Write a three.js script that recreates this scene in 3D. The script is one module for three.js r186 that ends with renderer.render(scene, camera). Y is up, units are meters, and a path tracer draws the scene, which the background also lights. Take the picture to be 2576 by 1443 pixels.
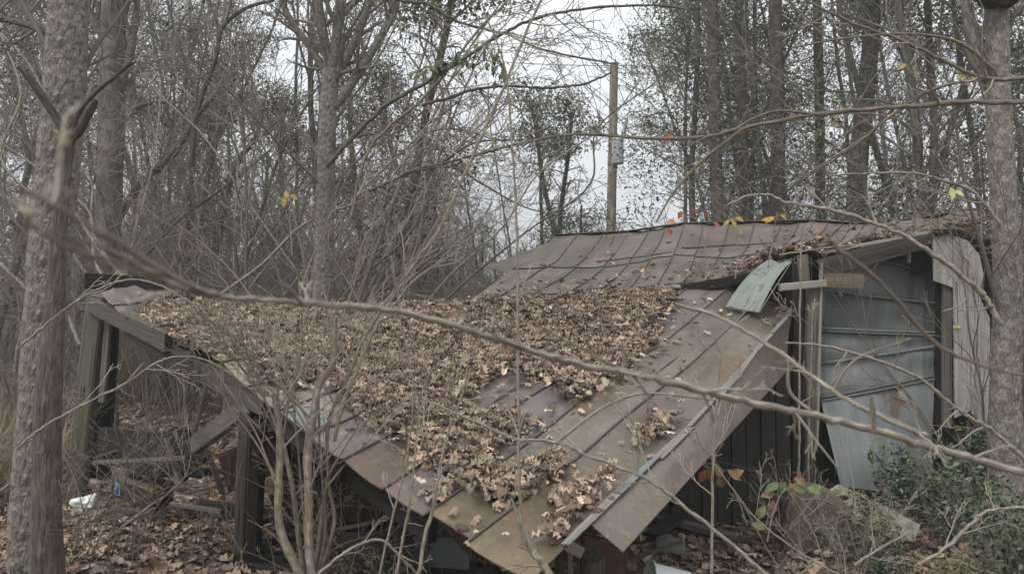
import * as THREE from 'three';

// ---------------------------------------------------------------- camera, sky, sun, exposure
const W = 1024, H = 573, F = 803, PITCH = THREE.MathUtils.degToRad(2.46), EYE = new THREE.Vector3(0, 1.75, 0);
const scene = new THREE.Scene();
const camera = new THREE.PerspectiveCamera(2 * Math.atan(H / 2 / F) * 180 / Math.PI, W / H, 0.05, 400);
camera.position.copy(EYE); camera.rotation.set(PITCH, 0, 0);
camera.focus = 6.5; camera.userData.fStop = 4.5;
const renderer = new THREE.WebGLRenderer({ antialias: true });
renderer.setSize(W, H); renderer.toneMapping = THREE.LinearToneMapping; renderer.toneMappingExposure = 1.26;
renderer.shadowMap.enabled = true;
{ // overcast sky: brightness rises from the horizon to the zenith, with faint uneven cloud
  const w = 512, h = 256, d = new Float32Array(w * h * 4);
  for (let y = 0; y < h; y++) for (let x = 0; x < w; x++) {
    const el = ((y + 0.5) / h - 0.5) * Math.PI, s = Math.max(0, Math.sin(el)), a = x / w * Math.PI * 2;
    const c = 1 + 0.035 * Math.sin(a * 3 + el * 7) + 0.03 * Math.sin(a * 7 - el * 13 + 1) + 0.02 * Math.sin(a * 17 + el * 23);
    const l = 1.6 * (1 + 2 * s) / 3 * c, i = (y * w + x) * 4;
    d[i] = l * 0.945; d[i + 1] = l * 0.985; d[i + 2] = l * 1.04; d[i + 3] = 1;
  }
  const t = new THREE.DataTexture(d, w, h, THREE.RGBAFormat, THREE.FloatType);
  t.mapping = THREE.EquirectangularReflectionMapping; t.magFilter = THREE.LinearFilter; t.needsUpdate = true;
  scene.background = t; scene.environment = t;
}
const sun = new THREE.DirectionalLight(new THREE.Color(1, 0.95, 0.88), 1.5);
sun.position.set(-14, 26, 16); sun.castShadow = true; sun.shadow.radius = 28; sun.shadow.mapSize.set(2048, 2048);
Object.assign(sun.shadow.camera, { left: -30, right: 30, top: 30, bottom: -30, near: 1, far: 90 });
scene.add(sun);
scene.fog = new THREE.FogExp2(new THREE.Color(0.83, 0.84, 0.84), 0.0025);

// ---------------------------------------------------------------- helpers
let seed_ = 1;
function rng(s) { let a = s >>> 0; return () => { a = (a + 0x6d2b79f5) | 0; let t = Math.imul(a ^ (a >>> 15), 1 | a); t = (t + Math.imul(t ^ (t >>> 7), 61 | t)) ^ t; return ((t ^ (t >>> 14)) >>> 0) / 4294967296; }; }
const V = (x, y, z) => new THREE.Vector3(x, y, z), lerp = (a, b, t) => a + (b - a) * t, clamp = (x, a, b) => Math.min(b, Math.max(a, x));
const K = 1024 / 2576;
// a point of the place, from where it shows in a 1024-wide picture and how deep it lies
function P(px, py, dep) {
  const cx = (px - W / 2) / F, cy = -(py - H / 2) / F, s = Math.sin(PITCH), c = Math.cos(PITCH);
  return V(EYE.x + dep * cx, EYE.y + dep * (s + cy * c), EYE.z + dep * (-c + cy * s));
}
const D = (xd, yd, dep) => P(xd * K, yd * K, dep);
function project(p) { // -> picture of 2576 width
  const dx = p.x - EYE.x, dy = p.y - EYE.y, dz = p.z - EYE.z, s = Math.sin(PITCH), c = Math.cos(PITCH);
  const f = dy * s - dz * c, u = dy * c + dz * s;
  return [(W / 2 + F * dx / f) / K, (H / 2 - F * u / f) / K, f];
}
const hash = (x, y, s) => { let h = Math.imul(x | 0, 374761393) ^ Math.imul(y | 0, 668265263) ^ Math.imul(s | 0, 1274126177); h = Math.imul(h ^ (h >>> 13), 1274126177); return ((h ^ (h >>> 16)) >>> 0) / 4294967296; };
function noise(x, y, s = 0, per = 0) {
  const X = Math.floor(x), Y = Math.floor(y), fx = x - X, fy = y - Y, a = fx * fx * (3 - 2 * fx), b = fy * fy * (3 - 2 * fy);
  const m = (i) => per ? ((i % per) + per) % per : i;
  return lerp(lerp(hash(m(X), m(Y), s), hash(m(X + 1), m(Y), s), a), lerp(hash(m(X), m(Y + 1), s), hash(m(X + 1), m(Y + 1), s), a), b);
}
function fbm(x, y, s, oct, per) { let v = 0, a = 0.5, n = 0; for (let i = 0; i < oct; i++) { v += a * noise(x, y, s + i, per); n += a; a *= 0.5; x *= 2; y *= 2; per *= 2; } return v / n; }
const ss = (a, b, x) => { const t = clamp((x - a) / (b - a), 0, 1); return t * t * (3 - 2 * t); };
// tileable texture from fn(u, v) -> [r, g, b] in sRGB 0..1 (or one grey value)
function tex(n, fn, srgb = true) {
  const d = new Uint8Array(n * n * 4);
  for (let y = 0; y < n; y++) for (let x = 0; x < n; x++) {
    const c = fn(x / n, y / n), i = (y * n + x) * 4;
    for (let k = 0; k < 3; k++) d[i + k] = clamp(Math.round(255 * (Array.isArray(c) ? c[k] : c)), 0, 255); d[i + 3] = 255;
  }
  const t = new THREE.DataTexture(d, n, n); t.wrapS = t.wrapT = THREE.RepeatWrapping; t.magFilter = THREE.LinearFilter;
  if (srgb) t.colorSpace = THREE.SRGBColorSpace; t.needsUpdate = true; return t;
}
const mix3 = (a, b, t) => [lerp(a[0], b[0], t), lerp(a[1], b[1], t), lerp(a[2], b[2], t)];
const used = new Map();
function numbered(n) { const k = used.get(n) || 0; used.set(n, k + 1); return k ? n + '_' + String(k).padStart(3, '0') : n; }
function tag(o, label, category, group, kind) { if (label) o.userData.label = label; if (category) o.userData.category = category; if (group) o.userData.group = group; if (kind) o.userData.kind = kind; return o; }
function thing(name, label, category, pos = [0, 0, 0], group) { const o = new THREE.Group(); o.name = numbered(name); o.position.set(...pos); scene.add(o); return tag(o, label, category, group); }

// mesh builder: collects tubes, boxes, leaves into one geometry
class MB {
  constructor(o) { this.p = []; this.n = []; this.u = []; this.c = null; this.i = []; this.o = o ? o.clone() : V(0, 0, 0); }
  tube(pts, rad, sides = 5, us = 1, rough = 0, rnd = null) {
    const n = pts.length; let t = V(), up = V(), q = V(); let len = 0, base = this.p.length / 3;
    t.subVectors(pts[1], pts[0]).normalize(); up.set(0.31, 0.2, 0.93).cross(t); if (up.lengthSq() < 1e-4) up.set(1, 0, 0).cross(t); up.normalize();
    for (let k = 0; k < n; k++) {
      if (k > 0) len += pts[k].distanceTo(pts[k - 1]);
      t.subVectors(pts[Math.min(k + 1, n - 1)], pts[Math.max(k - 1, 0)]).normalize();
      up.addScaledVector(t, -up.dot(t)).normalize(); q.crossVectors(t, up);
      const r = rad[k];
      for (let s = 0; s <= sides; s++) {
        const a = (s % sides) / sides * Math.PI * 2, c = Math.cos(a), d = Math.sin(a);
        let rr = r; if (rough) rr *= 1 + rough * (noise(s % sides * 1.7 + 3, len / (r + 0.02) * 0.6, 5) - 0.5) * 2;
        const nx = up.x * c + q.x * d, ny = up.y * c + q.y * d, nz = up.z * c + q.z * d;
        this.p.push(pts[k].x + nx * rr - this.o.x, pts[k].y + ny * rr - this.o.y, pts[k].z + nz * rr - this.o.z);
        this.n.push(nx, ny, nz); this.u.push(s / sides * us, len);
      }
    }
    const m = sides + 1;
    for (let k = 0; k < n - 1; k++) for (let s = 0; s < sides; s++) { const a = base + k * m + s, b = a + m; this.i.push(a, a + 1, b, a + 1, b + 1, b); }
    if (rad[n - 1] > 0.012) { const e = this.p.length / 3; t.subVectors(pts[n - 1], pts[n - 2]).normalize();
      for (let s = 0; s < sides; s++) { const j = (base + (n - 1) * m + s) * 3; this.p.push(this.p[j], this.p[j + 1], this.p[j + 2]); this.n.push(t.x, t.y, t.z); this.u.push(this.p[j] * 3, this.p[j + 2] * 3); }
      for (let s = 1; s < sides - 1; s++) this.i.push(e, e + s, e + s + 1); }
    return this;
  }
  poly(pts, uvs) { // flat fan
    const b = this.p.length / 3, nn = V().subVectors(pts[1], pts[0]).cross(V().subVectors(pts[pts.length - 1], pts[0])).normalize();
    pts.forEach((p, k) => { this.p.push(p.x - this.o.x, p.y - this.o.y, p.z - this.o.z); this.n.push(nn.x, nn.y, nn.z); this.u.push(uvs ? uvs[k][0] : 0, uvs ? uvs[k][1] : 0); });
    for (let k = 1; k < pts.length - 1; k++) this.i.push(b, b + k, b + k + 1); return this;
  }
  slab(pts, thick, dir, grain) { // a plate with the outline pts, thick along dir (away from the face)
    const nn = V().subVectors(pts[1], pts[0]).cross(V().subVectors(pts[pts.length - 1], pts[0])).normalize(), d = (dir || nn.clone().negate()).clone().multiplyScalar(thick);
    const e1 = grain ? V().crossVectors(grain, nn).normalize() : V().subVectors(pts[1], pts[0]).normalize(), e2 = V().crossVectors(nn, e1), uv = (p) => [V().subVectors(p, pts[0]).dot(e1), V().subVectors(p, pts[0]).dot(e2)];
    this.poly(pts, pts.map(uv)); const low = pts.map((p) => p.clone().add(d)); this.poly(low.slice().reverse(), low.slice().reverse().map(uv));
    for (let k = 0; k < pts.length; k++) { const a = pts[k], b = pts[(k + 1) % pts.length]; const l = a.distanceTo(b); this.poly([b, a, low[k], low[(k + 1) % pts.length]], [[l, 0], [0, 0], [0, thick], [l, thick]]); }
    return this;
  }
  beam(a, b, w, h, up = V(0, 1, 0)) { // rectangular timber from a to b with slightly worn ends; the grain runs along v
    const t = V().subVectors(b, a), L = t.length(); t.normalize(); const s = V().crossVectors(t, up).normalize(), v = V().crossVectors(s, t), n = Math.max(2, Math.ceil(L / 0.4));
    const ring = [], c = Math.min(w, h) * 0.12;
    const prof = [[-w / 2 + c, -h / 2], [w / 2 - c, -h / 2], [w / 2, -h / 2 + c], [w / 2, h / 2 - c], [w / 2 - c, h / 2], [-w / 2 + c, h / 2], [-w / 2, h / 2 - c], [-w / 2, -h / 2 + c]];
    const at = (k, j) => { const m = k / n, p = prof[j], wob = 1 + 0.05 * (hash(k, j >> 1, Math.round(L * 100)) - 0.5); return a.clone().lerp(b, m).addScaledVector(s, p[0] * wob).addScaledVector(v, p[1] * wob); };
    let acc = 0;
    for (let j = 0; j < 8; j++) { const j2 = (j + 1) % 8, wd = Math.hypot(prof[j][0] - prof[j2][0], prof[j][1] - prof[j2][1]);
      for (let k = 0; k < n; k++) this.poly([at(k, j2), at(k, j), at(k + 1, j), at(k + 1, j2)], [[acc + wd, k / n * L], [acc, k / n * L], [acc, (k + 1) / n * L], [acc + wd, (k + 1) / n * L]]); acc += wd; }
    for (const k of [0, n]) { const e = []; for (let j = 0; j < 8; j++) e.push(at(k, k ? j : 7 - j)); this.poly(e, e.map((_, j) => [prof[j][0], prof[j][1]])); }
    return this;
  }
  leaf(p, dir, nrm, len, wid, col, fold = 0.25) { // a pointed leaf folded along its rib: four triangles
    const s = V().crossVectors(dir, nrm).normalize(), b = this.p.length / 3, up = V().crossVectors(s, dir).normalize();
    const q = [[0, 0, 0], [0.45, -0.5, fold], [0.45, 0, 0], [0.45, 0.5, fold], [1, 0, -0.1]];
    for (const [l, w, h] of q) { this.p.push(p.x + dir.x * l * len + s.x * w * wid + up.x * h * wid - this.o.x, p.y + dir.y * l * len + s.y * w * wid + up.y * h * wid - this.o.y, p.z + dir.z * l * len + s.z * w * wid + up.z * h * wid - this.o.z);
      this.n.push(up.x, up.y, up.z); this.u.push(l, w + 0.5); if (col) { if (!this.c) this.c = []; this.c.push(col[0], col[1], col[2]); } }
    this.i.push(b, b + 2, b + 1, b, b + 3, b + 2, b + 1, b + 2, b + 4, b + 2, b + 3, b + 4); return this;
  }
  bigLeaf(p, dir, nrm, len, wid, col, cup = 0.3) { // a broad pointed leaf with a curved edge, cupped along its rib and bent back at the tip
    const s = V().crossVectors(dir, nrm).normalize(), up = V().crossVectors(s, dir).normalize(), b = this.p.length / 3, w = [0.02, 0.3, 0.47, 0.5, 0.4, 0.2, 0.0]; if (!this.c) this.c = [];
    w.forEach((h, k) => { const l = k / 6; for (const j of [-1, 0, 1]) { const y = Math.abs(j) * h * cup - 0.35 * l * l + (j ? 0.03 * Math.sin(k * 2.3 + j) : 0); this.p.push(p.x + dir.x * l * len + s.x * j * h * wid + up.x * y * wid - this.o.x, p.y + dir.y * l * len + s.y * j * h * wid + up.y * y * wid - this.o.y, p.z + dir.z * l * len + s.z * j * h * wid + up.z * y * wid - this.o.z); const n = up.clone().addScaledVector(s, -j * 0.35).addScaledVector(dir, 0.4 * l).normalize(); this.n.push(n.x, n.y, n.z); this.u.push(l, j * h + 0.5); const t = 0.75 + 0.5 * hash(k, j, Math.round(p.x * 1000)) + (j ? 0 : 0.2); this.c.push(col[0] * t, col[1] * t, col[2] * t); } });
    for (let k = 0; k < 6; k++) for (let j = 0; j < 2; j++) { const a = b + k * 3 + j; this.i.push(a, a + 1, a + 3, a + 1, a + 4, a + 3); } return this;
  }
  get tris() { return this.i.length / 3; }
  geo() {
    const g = new THREE.BufferGeometry(); g.setAttribute('position', new THREE.Float32BufferAttribute(this.p, 3)); g.setAttribute('normal', new THREE.Float32BufferAttribute(this.n, 3)); g.setAttribute('uv', new THREE.Float32BufferAttribute(this.u, 2));
    if (this.c) g.setAttribute('color', new THREE.Float32BufferAttribute(this.c, 3)); g.setIndex(this.i); return g;
  }
  build(name, mat, parent) { const m = new THREE.Mesh(this.geo(), mat); m.name = parent === scene ? numbered(name) : name; m.castShadow = m.receiveShadow = true; parent.add(m); return m; }
}

// ---------------------------------------------------------------- materials
const std = (o) => new THREE.MeshStandardMaterial(o);
const barkTex = tex(512, (u, v) => {
  const wp = 2 * fbm(u * 6, v * 6, 9, 3, 6), ridge = fbm(u * 32 + wp, v * 9, 1, 3, 288), big = fbm(u * 4, v * 4, 3, 4, 4), wx = 1.6 * fbm(u * 12, v * 12, 31, 3, 12), wy = 1.6 * fbm(u * 12, v * 12, 36, 3, 12), lich = ss(0.5, 0.7, fbm(u * 12 + wx, v * 12 + wy, 7, 5, 12)), dk = ss(0.52, 0.74, fbm(u * 8 + wy, v * 20 + wx * 2, 14, 4, 40)), gr = hash(u * 512, v * 512, 3);
  let c = mix3([0.34, 0.32, 0.295], [0.62, 0.595, 0.56], ridge * 0.6 + big * 0.5 - 0.08 + gr * 0.14); c = mix3(c, [0.72, 0.72, 0.69], lich * 0.42); return mix3(c, [0.24, 0.22, 0.2], dk * 0.38);
});
const barkBump = tex(256, (u, v) => fbm(u * 20, v * 7, 1, 4, 140), false);
const bk = (t, ru, rv) => { const c = t.clone(); c.repeat.set(ru, rv); c.needsUpdate = true; return c; };
const M = {};
const barkMat = (r, g, b, ru = 1, rv = 1.2, bump = 0.03) => std({ color: new THREE.Color().setRGB(r, g, b), map: bk(barkTex, ru, rv), bumpMap: bk(barkBump, ru, rv), bumpScale: bump, roughness: 0.95 });
M.bark = barkMat(0.86, 0.85, 0.83, 2, 3); M.barkDark = barkMat(0.42, 0.39, 0.36, 1, 1.6); M.barkPale = barkMat(1.0, 1.0, 0.96, 2, 2.6); M.barkPine = barkMat(0.58, 0.57, 0.55, 1, 0.8, 0.02);
M.barkBrown = barkMat(0.5, 0.44, 0.41, 2, 1.2, 0.02);
M.stem = barkMat(1.12, 1.08, 0.98, 1, 3, 0.002); M.stemLichen = barkMat(1.1, 1.1, 0.98, 1, 4, 0.003); M.stemShrub = barkMat(0.74, 0.69, 0.57, 1, 3, 0.003); M.stemBrown = barkMat(0.85, 0.77, 0.68, 1, 3, 0.002); M.stemDark = barkMat(0.42, 0.4, 0.37, 1, 3, 0.002);
M.twig = std({ color: new THREE.Color().setRGB(0.16, 0.145, 0.122), roughness: 0.95 });
M.twigWarm = std({ color: new THREE.Color().setRGB(0.2, 0.168, 0.128), roughness: 0.95 });
M.twigPale = std({ color: new THREE.Color().setRGB(0.27, 0.24, 0.19), roughness: 0.95 });
M.leafGreen = new THREE.MeshPhysicalMaterial({ color: 0xffffff, vertexColors: true, roughness: 0.75, transmission: 0.3, thickness: 0, side: THREE.DoubleSide });
M.leafDull = std({ color: 0xffffff, vertexColors: true, roughness: 0.85, side: THREE.DoubleSide });
M.litter = std({ color: 0xffffff, roughness: 0.85, side: THREE.DoubleSide });
const groundTex = tex(1024, (u, v) => {
  const a = fbm(u * 40, v * 40, 2, 4, 40), b = fbm(u * 6, v * 6, 8, 3, 6), c = noise(u * 110, v * 110, 4, 110);
  let k = mix3([0.2, 0.16, 0.13], [0.5, 0.41, 0.33], ss(0.3, 0.75, a * 0.7 + c * 0.4)); return mix3(k, [0.28, 0.27, 0.19], ss(0.55, 0.75, b) * 0.5);
});
M.ground = std({ map: bk(groundTex, 1, 1), bumpMap: bk(groundTex, 1, 1), bumpScale: 0.03, roughness: 1 });
// weathered standing-seam roof paint: u across the slope, v up the slope, in metres (tile of 4 m)
const roofTex = tex(1024, (u, v) => {
  const st = fbm(u * 60, v * 5, 1, 3, 60 * 5), bl = fbm(u * 9, v * 7, 5, 4, 63), gr = noise(u * 300, v * 300, 6, 300), rust = ss(0.64, 0.78, fbm(u * 7, v * 7, 12, 4, 7)), sp = ss(0.74, 0.82, noise(u * 120, v * 120, 33, 120));
  let c = mix3([0.40, 0.37, 0.355], [0.66, 0.615, 0.585], st * 0.25 + bl * 0.8 - 0.06 + gr * 0.16); c = mix3(c, [0.5, 0.39, 0.3], rust * 0.5); c = mix3(c, [0.72, 0.71, 0.65], sp * 0.3); c = mix3(c, [0.3, 0.27, 0.25], 0.3 * ss(0.6, 0.8, fbm(u * 50, v * 4, 51, 3, 200)));
  return mix3(c, [0.36, 0.36, 0.3], ss(0.55, 0.75, fbm(u * 5, v * 5, 21, 4, 5)) * 0.5);
});
const roofMap = bk(roofTex, 0.25, 0.25);
const roofMat = (r, g, b, ro = 0.55) => std({ color: new THREE.Color().setRGB(r, g, b), map: roofMap, bumpMap: roofMap, bumpScale: 0.002, roughness: ro, metalness: 0.1, side: THREE.DoubleSide });
M.roofPurple = roofMat(0.47, 0.44, 0.455, 0.4); M.roofTan = roofMat(0.5, 0.485, 0.4, 0.5); M.roofBrown = roofMat(0.48, 0.445, 0.43, 0.45); M.roofOld = roofMat(0.41, 0.4, 0.355, 0.75); M.roofOldRed = roofMat(0.46, 0.4, 0.36, 0.7); M.seamOld = roofMat(0.34, 0.32, 0.29, 0.8);
M.seam = roofMat(0.4, 0.375, 0.37);
const galvTex = tex(512, (u, v) => {
  const st = fbm(u * 30, v * 4, 3, 4, 120), bl = fbm(u * 5, v * 5, 5, 4, 5), sp = noise(u * 140, v * 140, 8, 140), drip = ss(0.62, 0.8, fbm(u * 14, v * 2, 17, 3, 28)), rust = ss(0.66, 0.76, fbm(u * 6, v * 9, 27, 4, 54));
  let c = mix3([0.44, 0.45, 0.455], [0.68, 0.69, 0.69], st * 0.5 + bl * 0.4 + sp * 0.12); c = mix3(c, [0.33, 0.335, 0.34], drip * 0.5); return mix3(c, [0.45, 0.36, 0.29], rust * 0.7);
});
const galvMap = bk(galvTex, 0.7, 0.7);
const galv = (k, ro) => std({ color: new THREE.Color().setRGB(k * 0.97, k * 0.98, k * 0.97), map: galvMap, bumpMap: galvMap, bumpScale: 0.003, roughness: ro, metalness: 0.1, side: THREE.DoubleSide });
M.galvDark = galv(0.42, 0.75); M.galv = galv(0.6, 0.75); M.galvLight = galv(0.76, 0.8); M.paleMetal = std({ color: new THREE.Color().setRGB(0.66, 0.7, 0.63), map: galvMap, bumpMap: galvMap, bumpScale: 0.002, roughness: 0.7, side: THREE.DoubleSide });
const woodTex = tex(512, (u, v) => {
  const g = fbm(u * 70 + 2 * fbm(u * 4, v * 3, 9, 2, 12), v * 3, 1, 3, 210), cr = ss(0.7, 0.78, fbm(u * 36, v * 2, 11, 3, 72)), b = fbm(u * 5, v * 5, 15, 3, 5);
  let c = mix3([0.41, 0.395, 0.375], [0.67, 0.655, 0.635], g * 0.7 + b * 0.35); return mix3(c, [0.2, 0.18, 0.16], cr * 0.75);
});
const woodMap = bk(woodTex, 2, 0.8);
const wood = (r, g, b) => std({ color: new THREE.Color().setRGB(r, g, b), map: woodMap, bumpMap: woodMap, bumpScale: 0.006, roughness: 0.92 });
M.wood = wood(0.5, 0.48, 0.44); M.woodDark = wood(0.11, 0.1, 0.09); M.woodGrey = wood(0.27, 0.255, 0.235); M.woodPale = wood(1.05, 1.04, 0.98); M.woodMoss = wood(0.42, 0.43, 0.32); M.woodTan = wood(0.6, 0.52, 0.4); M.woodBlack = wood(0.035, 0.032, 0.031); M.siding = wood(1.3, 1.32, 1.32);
M.boxRed = std({ color: new THREE.Color().setRGB(0.12, 0.065, 0.05), map: bk(roofTex, 1, 1), roughness: 0.8 }); M.boxTop = std({ color: new THREE.Color().setRGB(0.55, 0.57, 0.42), map: bk(roofTex, 1, 1), roughness: 0.85 });
M.blue = std({ color: new THREE.Color().setRGB(0.12, 0.3, 0.5), roughness: 0.6 }); M.navy = std({ color: new THREE.Color().setRGB(0.01, 0.02, 0.05), roughness: 0.6 });
M.white = std({ color: new THREE.Color().setRGB(0.72, 0.74, 0.72), roughness: 0.6, side: THREE.DoubleSide }); M.rubber = std({ color: new THREE.Color().setRGB(0.02, 0.02, 0.022), roughness: 0.6 });
M.rust = std({ color: new THREE.Color().setRGB(0.34, 0.16, 0.1), map: roofMap, roughness: 0.9, side: THREE.DoubleSide });
M.poleWood = barkMat(1.05, 0.98, 0.9, 1, 0.3, 0.01); M.canGrey = std({ color: new THREE.Color().setRGB(0.36, 0.38, 0.4), roughness: 0.5 }); M.porcelain = std({ color: new THREE.Color().setRGB(0.3, 0.3, 0.3), roughness: 0.4 }); M.lampWhite = std({ color: new THREE.Color().setRGB(0.4, 0.42, 0.38), roughness: 0.5 });
M.concrete = std({ color: new THREE.Color().setRGB(0.5, 0.5, 0.46), map: bk(galvTex, 2, 2), bumpMap: bk(galvTex, 2, 2), bumpScale: 0.01, roughness: 0.95 });
M.nest = std({ color: new THREE.Color().setRGB(0.04, 0.035, 0.03), roughness: 1 });

// ---------------------------------------------------------------- the ground
const gh = (x, z) => { const d = Math.hypot(x, z); return (fbm(x * 0.35 + 20, z * 0.35 + 40, 3, 3, 0) - 0.5) * 0.22 * ss(2, 7, d) + (fbm(x * 1.6, z * 1.6, 5, 2, 0) - 0.5) * 0.09; };
const Gd = (xd, yd) => { // where the ground shows at that place of the picture
  let lo = 1, hi = 120; const f = (d) => { const p = D(xd, yd, d); return p.y - gh(p.x, p.z); };
  for (let d = 1; d < 120; d *= 1.06) if (f(d) < 0) { hi = d; lo = d / 1.06; break; }
  for (let k = 0; k < 20; k++) { const m = (lo + hi) / 2; if (f(m) > 0) lo = m; else hi = m; } return D(xd, yd, hi);
};
{
  const ax = [], az = []; for (let i = -90; i <= 90; i++) ax.push(Math.sign(i) * (Math.abs(i) * 0.1 + Math.pow(Math.abs(i) / 90, 4) * 160)); for (let i = 0; i <= 170; i++) az.push(6 - i * 0.12 - Math.pow(i / 170, 5) * 220);
  const p = [], uv = [], ix = [];
  az.forEach((z) => ax.forEach((x) => { p.push(x, gh(x, z), z); uv.push(x / 2.6, z / 2.6); }));
  const n = ax.length; for (let j = 0; j < az.length - 1; j++) for (let i = 0; i < n - 1; i++) { const a = j * n + i; ix.push(a, a + 1, a + n, a + 1, a + n + 1, a + n); }
  const g = new THREE.BufferGeometry(); g.setAttribute('position', new THREE.Float32BufferAttribute(p, 3)); g.setAttribute('uv', new THREE.Float32BufferAttribute(uv, 2)); g.setIndex(ix); g.computeVertexNormals();
  const m = new THREE.Mesh(g, M.ground); m.name = 'ground'; m.receiveShadow = true; scene.add(m); tag(m, 'brown woodland floor under leaf litter around the collapsed shed', 'ground', null, 'structure');
}

// ---------------------------------------------------------------- the fallen lean-to roof
// rows along the eave: eave place, place on the broken back edge, depth there; eave depths follow the sagging eave line
const eaveDepth = (x) => 1 / (0.1316 + 0.00044 * (x - 87));
let rows = [[100, 292, 135, 283, 8.1], [127, 319, 192, 304, 8.2], [188, 340.5, 300, 310, 7.8], [223, 362, 400, 309, 7.3], [247, 387, 470, 306, 7.1], [278, 411, 530, 303, 7.2], [309, 436, 590, 299, 7.45], [342, 460, 640, 294, 7.55], [381, 490, 688, 288, 7.7], [421, 517, 730, 286, 7.75], [464, 545, 762, 297, 7.75], [531, 581, 797, 308, 7.76]];
{ const o = []; rows.forEach((r, i) => { o.push(r); if (i < 4) { const q = rows[i + 1], n = i < 3 ? 2 : 1; for (let k = 1; k < n; k++) o.push(r.map((v, j) => lerp(v, q[j], k / n))); } }); rows = o; }
const rowPt = rows.map(([ex, ey, kx, ky, kd]) => [P(ex, ey, eaveDepth(ex)), P(kx, ky, kd)]);
const NR = rows.length - 1;
const roofUp = V().subVectors(rowPt[NR][1], rowPt[NR][0]).cross(V().subVectors(rowPt[5][0], rowPt[NR][0])).normalize(); if (roofUp.y < 0) roofUp.negate();
function roofAt(s, v) { // s along the eave in panels, v from eave (0) to back edge (1)
  const i = clamp(Math.floor(s), 0, NR - 1), f = s - i, a = rowPt[i], b = rowPt[i + 1];
  const p = a[0].clone().lerp(b[0], f).lerp(a[1].clone().lerp(b[1], f), v);
  const wave = (noise(s * 0.8, v * 2.5, 3) - 0.5) * 0.05 * Math.min(1, v * 4) - 0.05 * Math.sin(v * Math.PI) * ss(0, 4, s) + (noise(s * 2.3, v * 9, 4) - 0.5) * 0.022 * Math.min(1, v * 6);
  return p.addScaledVector(roofUp, wave);
}
function sheet(at, s0, s1, v0, v1, ns, nv, thick, name, mat, parent, off = 0, bow = 0, nrm = roofUp, tint = null) {
  const b = new MB(parent.userData.base), g = [];
  for (let j = 0; j <= nv; j++) { g.push([]); for (let i = 0; i <= ns; i++) { const f = i / ns; g[j].push(at(lerp(s0, s1, f), lerp(v0, v1, j / nv)).addScaledVector(nrm, off - bow * Math.sin(f * Math.PI))); } }
  const n = ns + 1; const put = (d) => { const base = b.p.length / 3; for (let j = 0; j <= nv; j++) for (let i = 0; i <= ns; i++) { const p = g[j][i], q = g[Math.min(j + 1, nv)][i], q0 = g[Math.max(j - 1, 0)][i], r = g[j][Math.min(i + 1, ns)], r0 = g[j][Math.max(i - 1, 0)];
      const N = V().subVectors(r, r0).cross(V().subVectors(q, q0)).normalize(); if (N.dot(nrm) < 0) N.negate(); if (d) N.negate();
      b.p.push(p.x - nrm.x * d - b.o.x, p.y - nrm.y * d - b.o.y, p.z - nrm.z * d - b.o.z); b.n.push(N.x, N.y, N.z); if (tint) { if (!b.c) b.c = []; b.c.push(...tint(i / ns, j / nv)); } b.u.push(i / ns * g[0][0].distanceTo(g[0][ns]) + s0 * 1.37, j / nv * g[0][0].distanceTo(g[nv][0]) + s0 * 0.71); } return base; };
  const t0 = put(0), t1 = put(thick);
  for (let j = 0; j < nv; j++) for (let i = 0; i < ns; i++) { const a = j * n + i; b.i.push(t0 + a, t0 + a + 1, t0 + a + n, t0 + a + 1, t0 + a + n + 1, t0 + a + n, t1 + a, t1 + a + n, t1 + a + 1, t1 + a + 1, t1 + a + n, t1 + a + n + 1); }
  return b.build(name, mat, parent);
}
M.woodFlash = wood(0.72, 0.71, 0.66); M.tanSheet = roofMat(0.52, 0.5, 0.42);
const leanTo = thing('collapsed_lean_to', 'collapsed lean-to with a sagging rusty seamed metal roof heaped with dead leaves', 'lean-to');
const leanRoof = new THREE.Group(); leanRoof.name = 'roof'; leanTo.add(leanRoof);
const R1 = rng(11);
for (let i = 0; i < NR; i++) {
  const m = i < 3 ? M.roofBrown : i === NR - 1 ? M.roofTan : i === NR - 2 ? M.roofTan : i === NR - 4 ? M.roofBrown : i === NR - 5 ? M.roofPurple : i === NR - 3 ? M.roofPurple : M.roofBrown;
  // rust creeping up from the foot of some panels, chalky lichen at the foot of others
  const rustUp = [NR - 4, NR - 2, NR - 1, NR - 6].includes(i) ? (i === NR - 4 ? 0.2 : 0.09) : 0.03, chalk = i < NR - 5 ? 0.25 : i === NR - 5 ? 0.1 : 0;
  const tint = (f, v) => { const n = fbm(f * 4 + i * 7, v * 30, 41, 3, 0), r = 0.85 * ss(rustUp * 1.5, rustUp * 0.3, v + (n - 0.5) * 0.12), k = chalk ? 0.8 * ss(chalk, chalk * 0.3, v + (n - 0.5) * 0.3 + f * 0.05) : 0; return mix3(mix3([1, 1, 1], [1.12, 0.93, 0.7], r), [1.9, 2.0, 1.75], k); };
  m.vertexColors = true;
  const p = sheet(roofAt, i + 0.01, i + 0.99, i === NR - 2 ? 0.012 : 0.0 + R1() * 0.006, 1, 8, 60, 0.006, 'roof_panel', m, leanRoof, 0, 0.012, roofUp, tint);
}
for (let i = 1; i <= NR; i++) { // upstanding folded seams
  if (i === NR) break;
  const pts = [], rad = []; for (let k = 0; k <= 24; k++) { pts.push(roofAt(i, k / 24).addScaledVector(roofUp, 0.007)); rad.push(0.008); }
  new MB().tube(pts, rad, 5, 0.1).build('roof_seam', M.seam, leanRoof);
}
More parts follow.
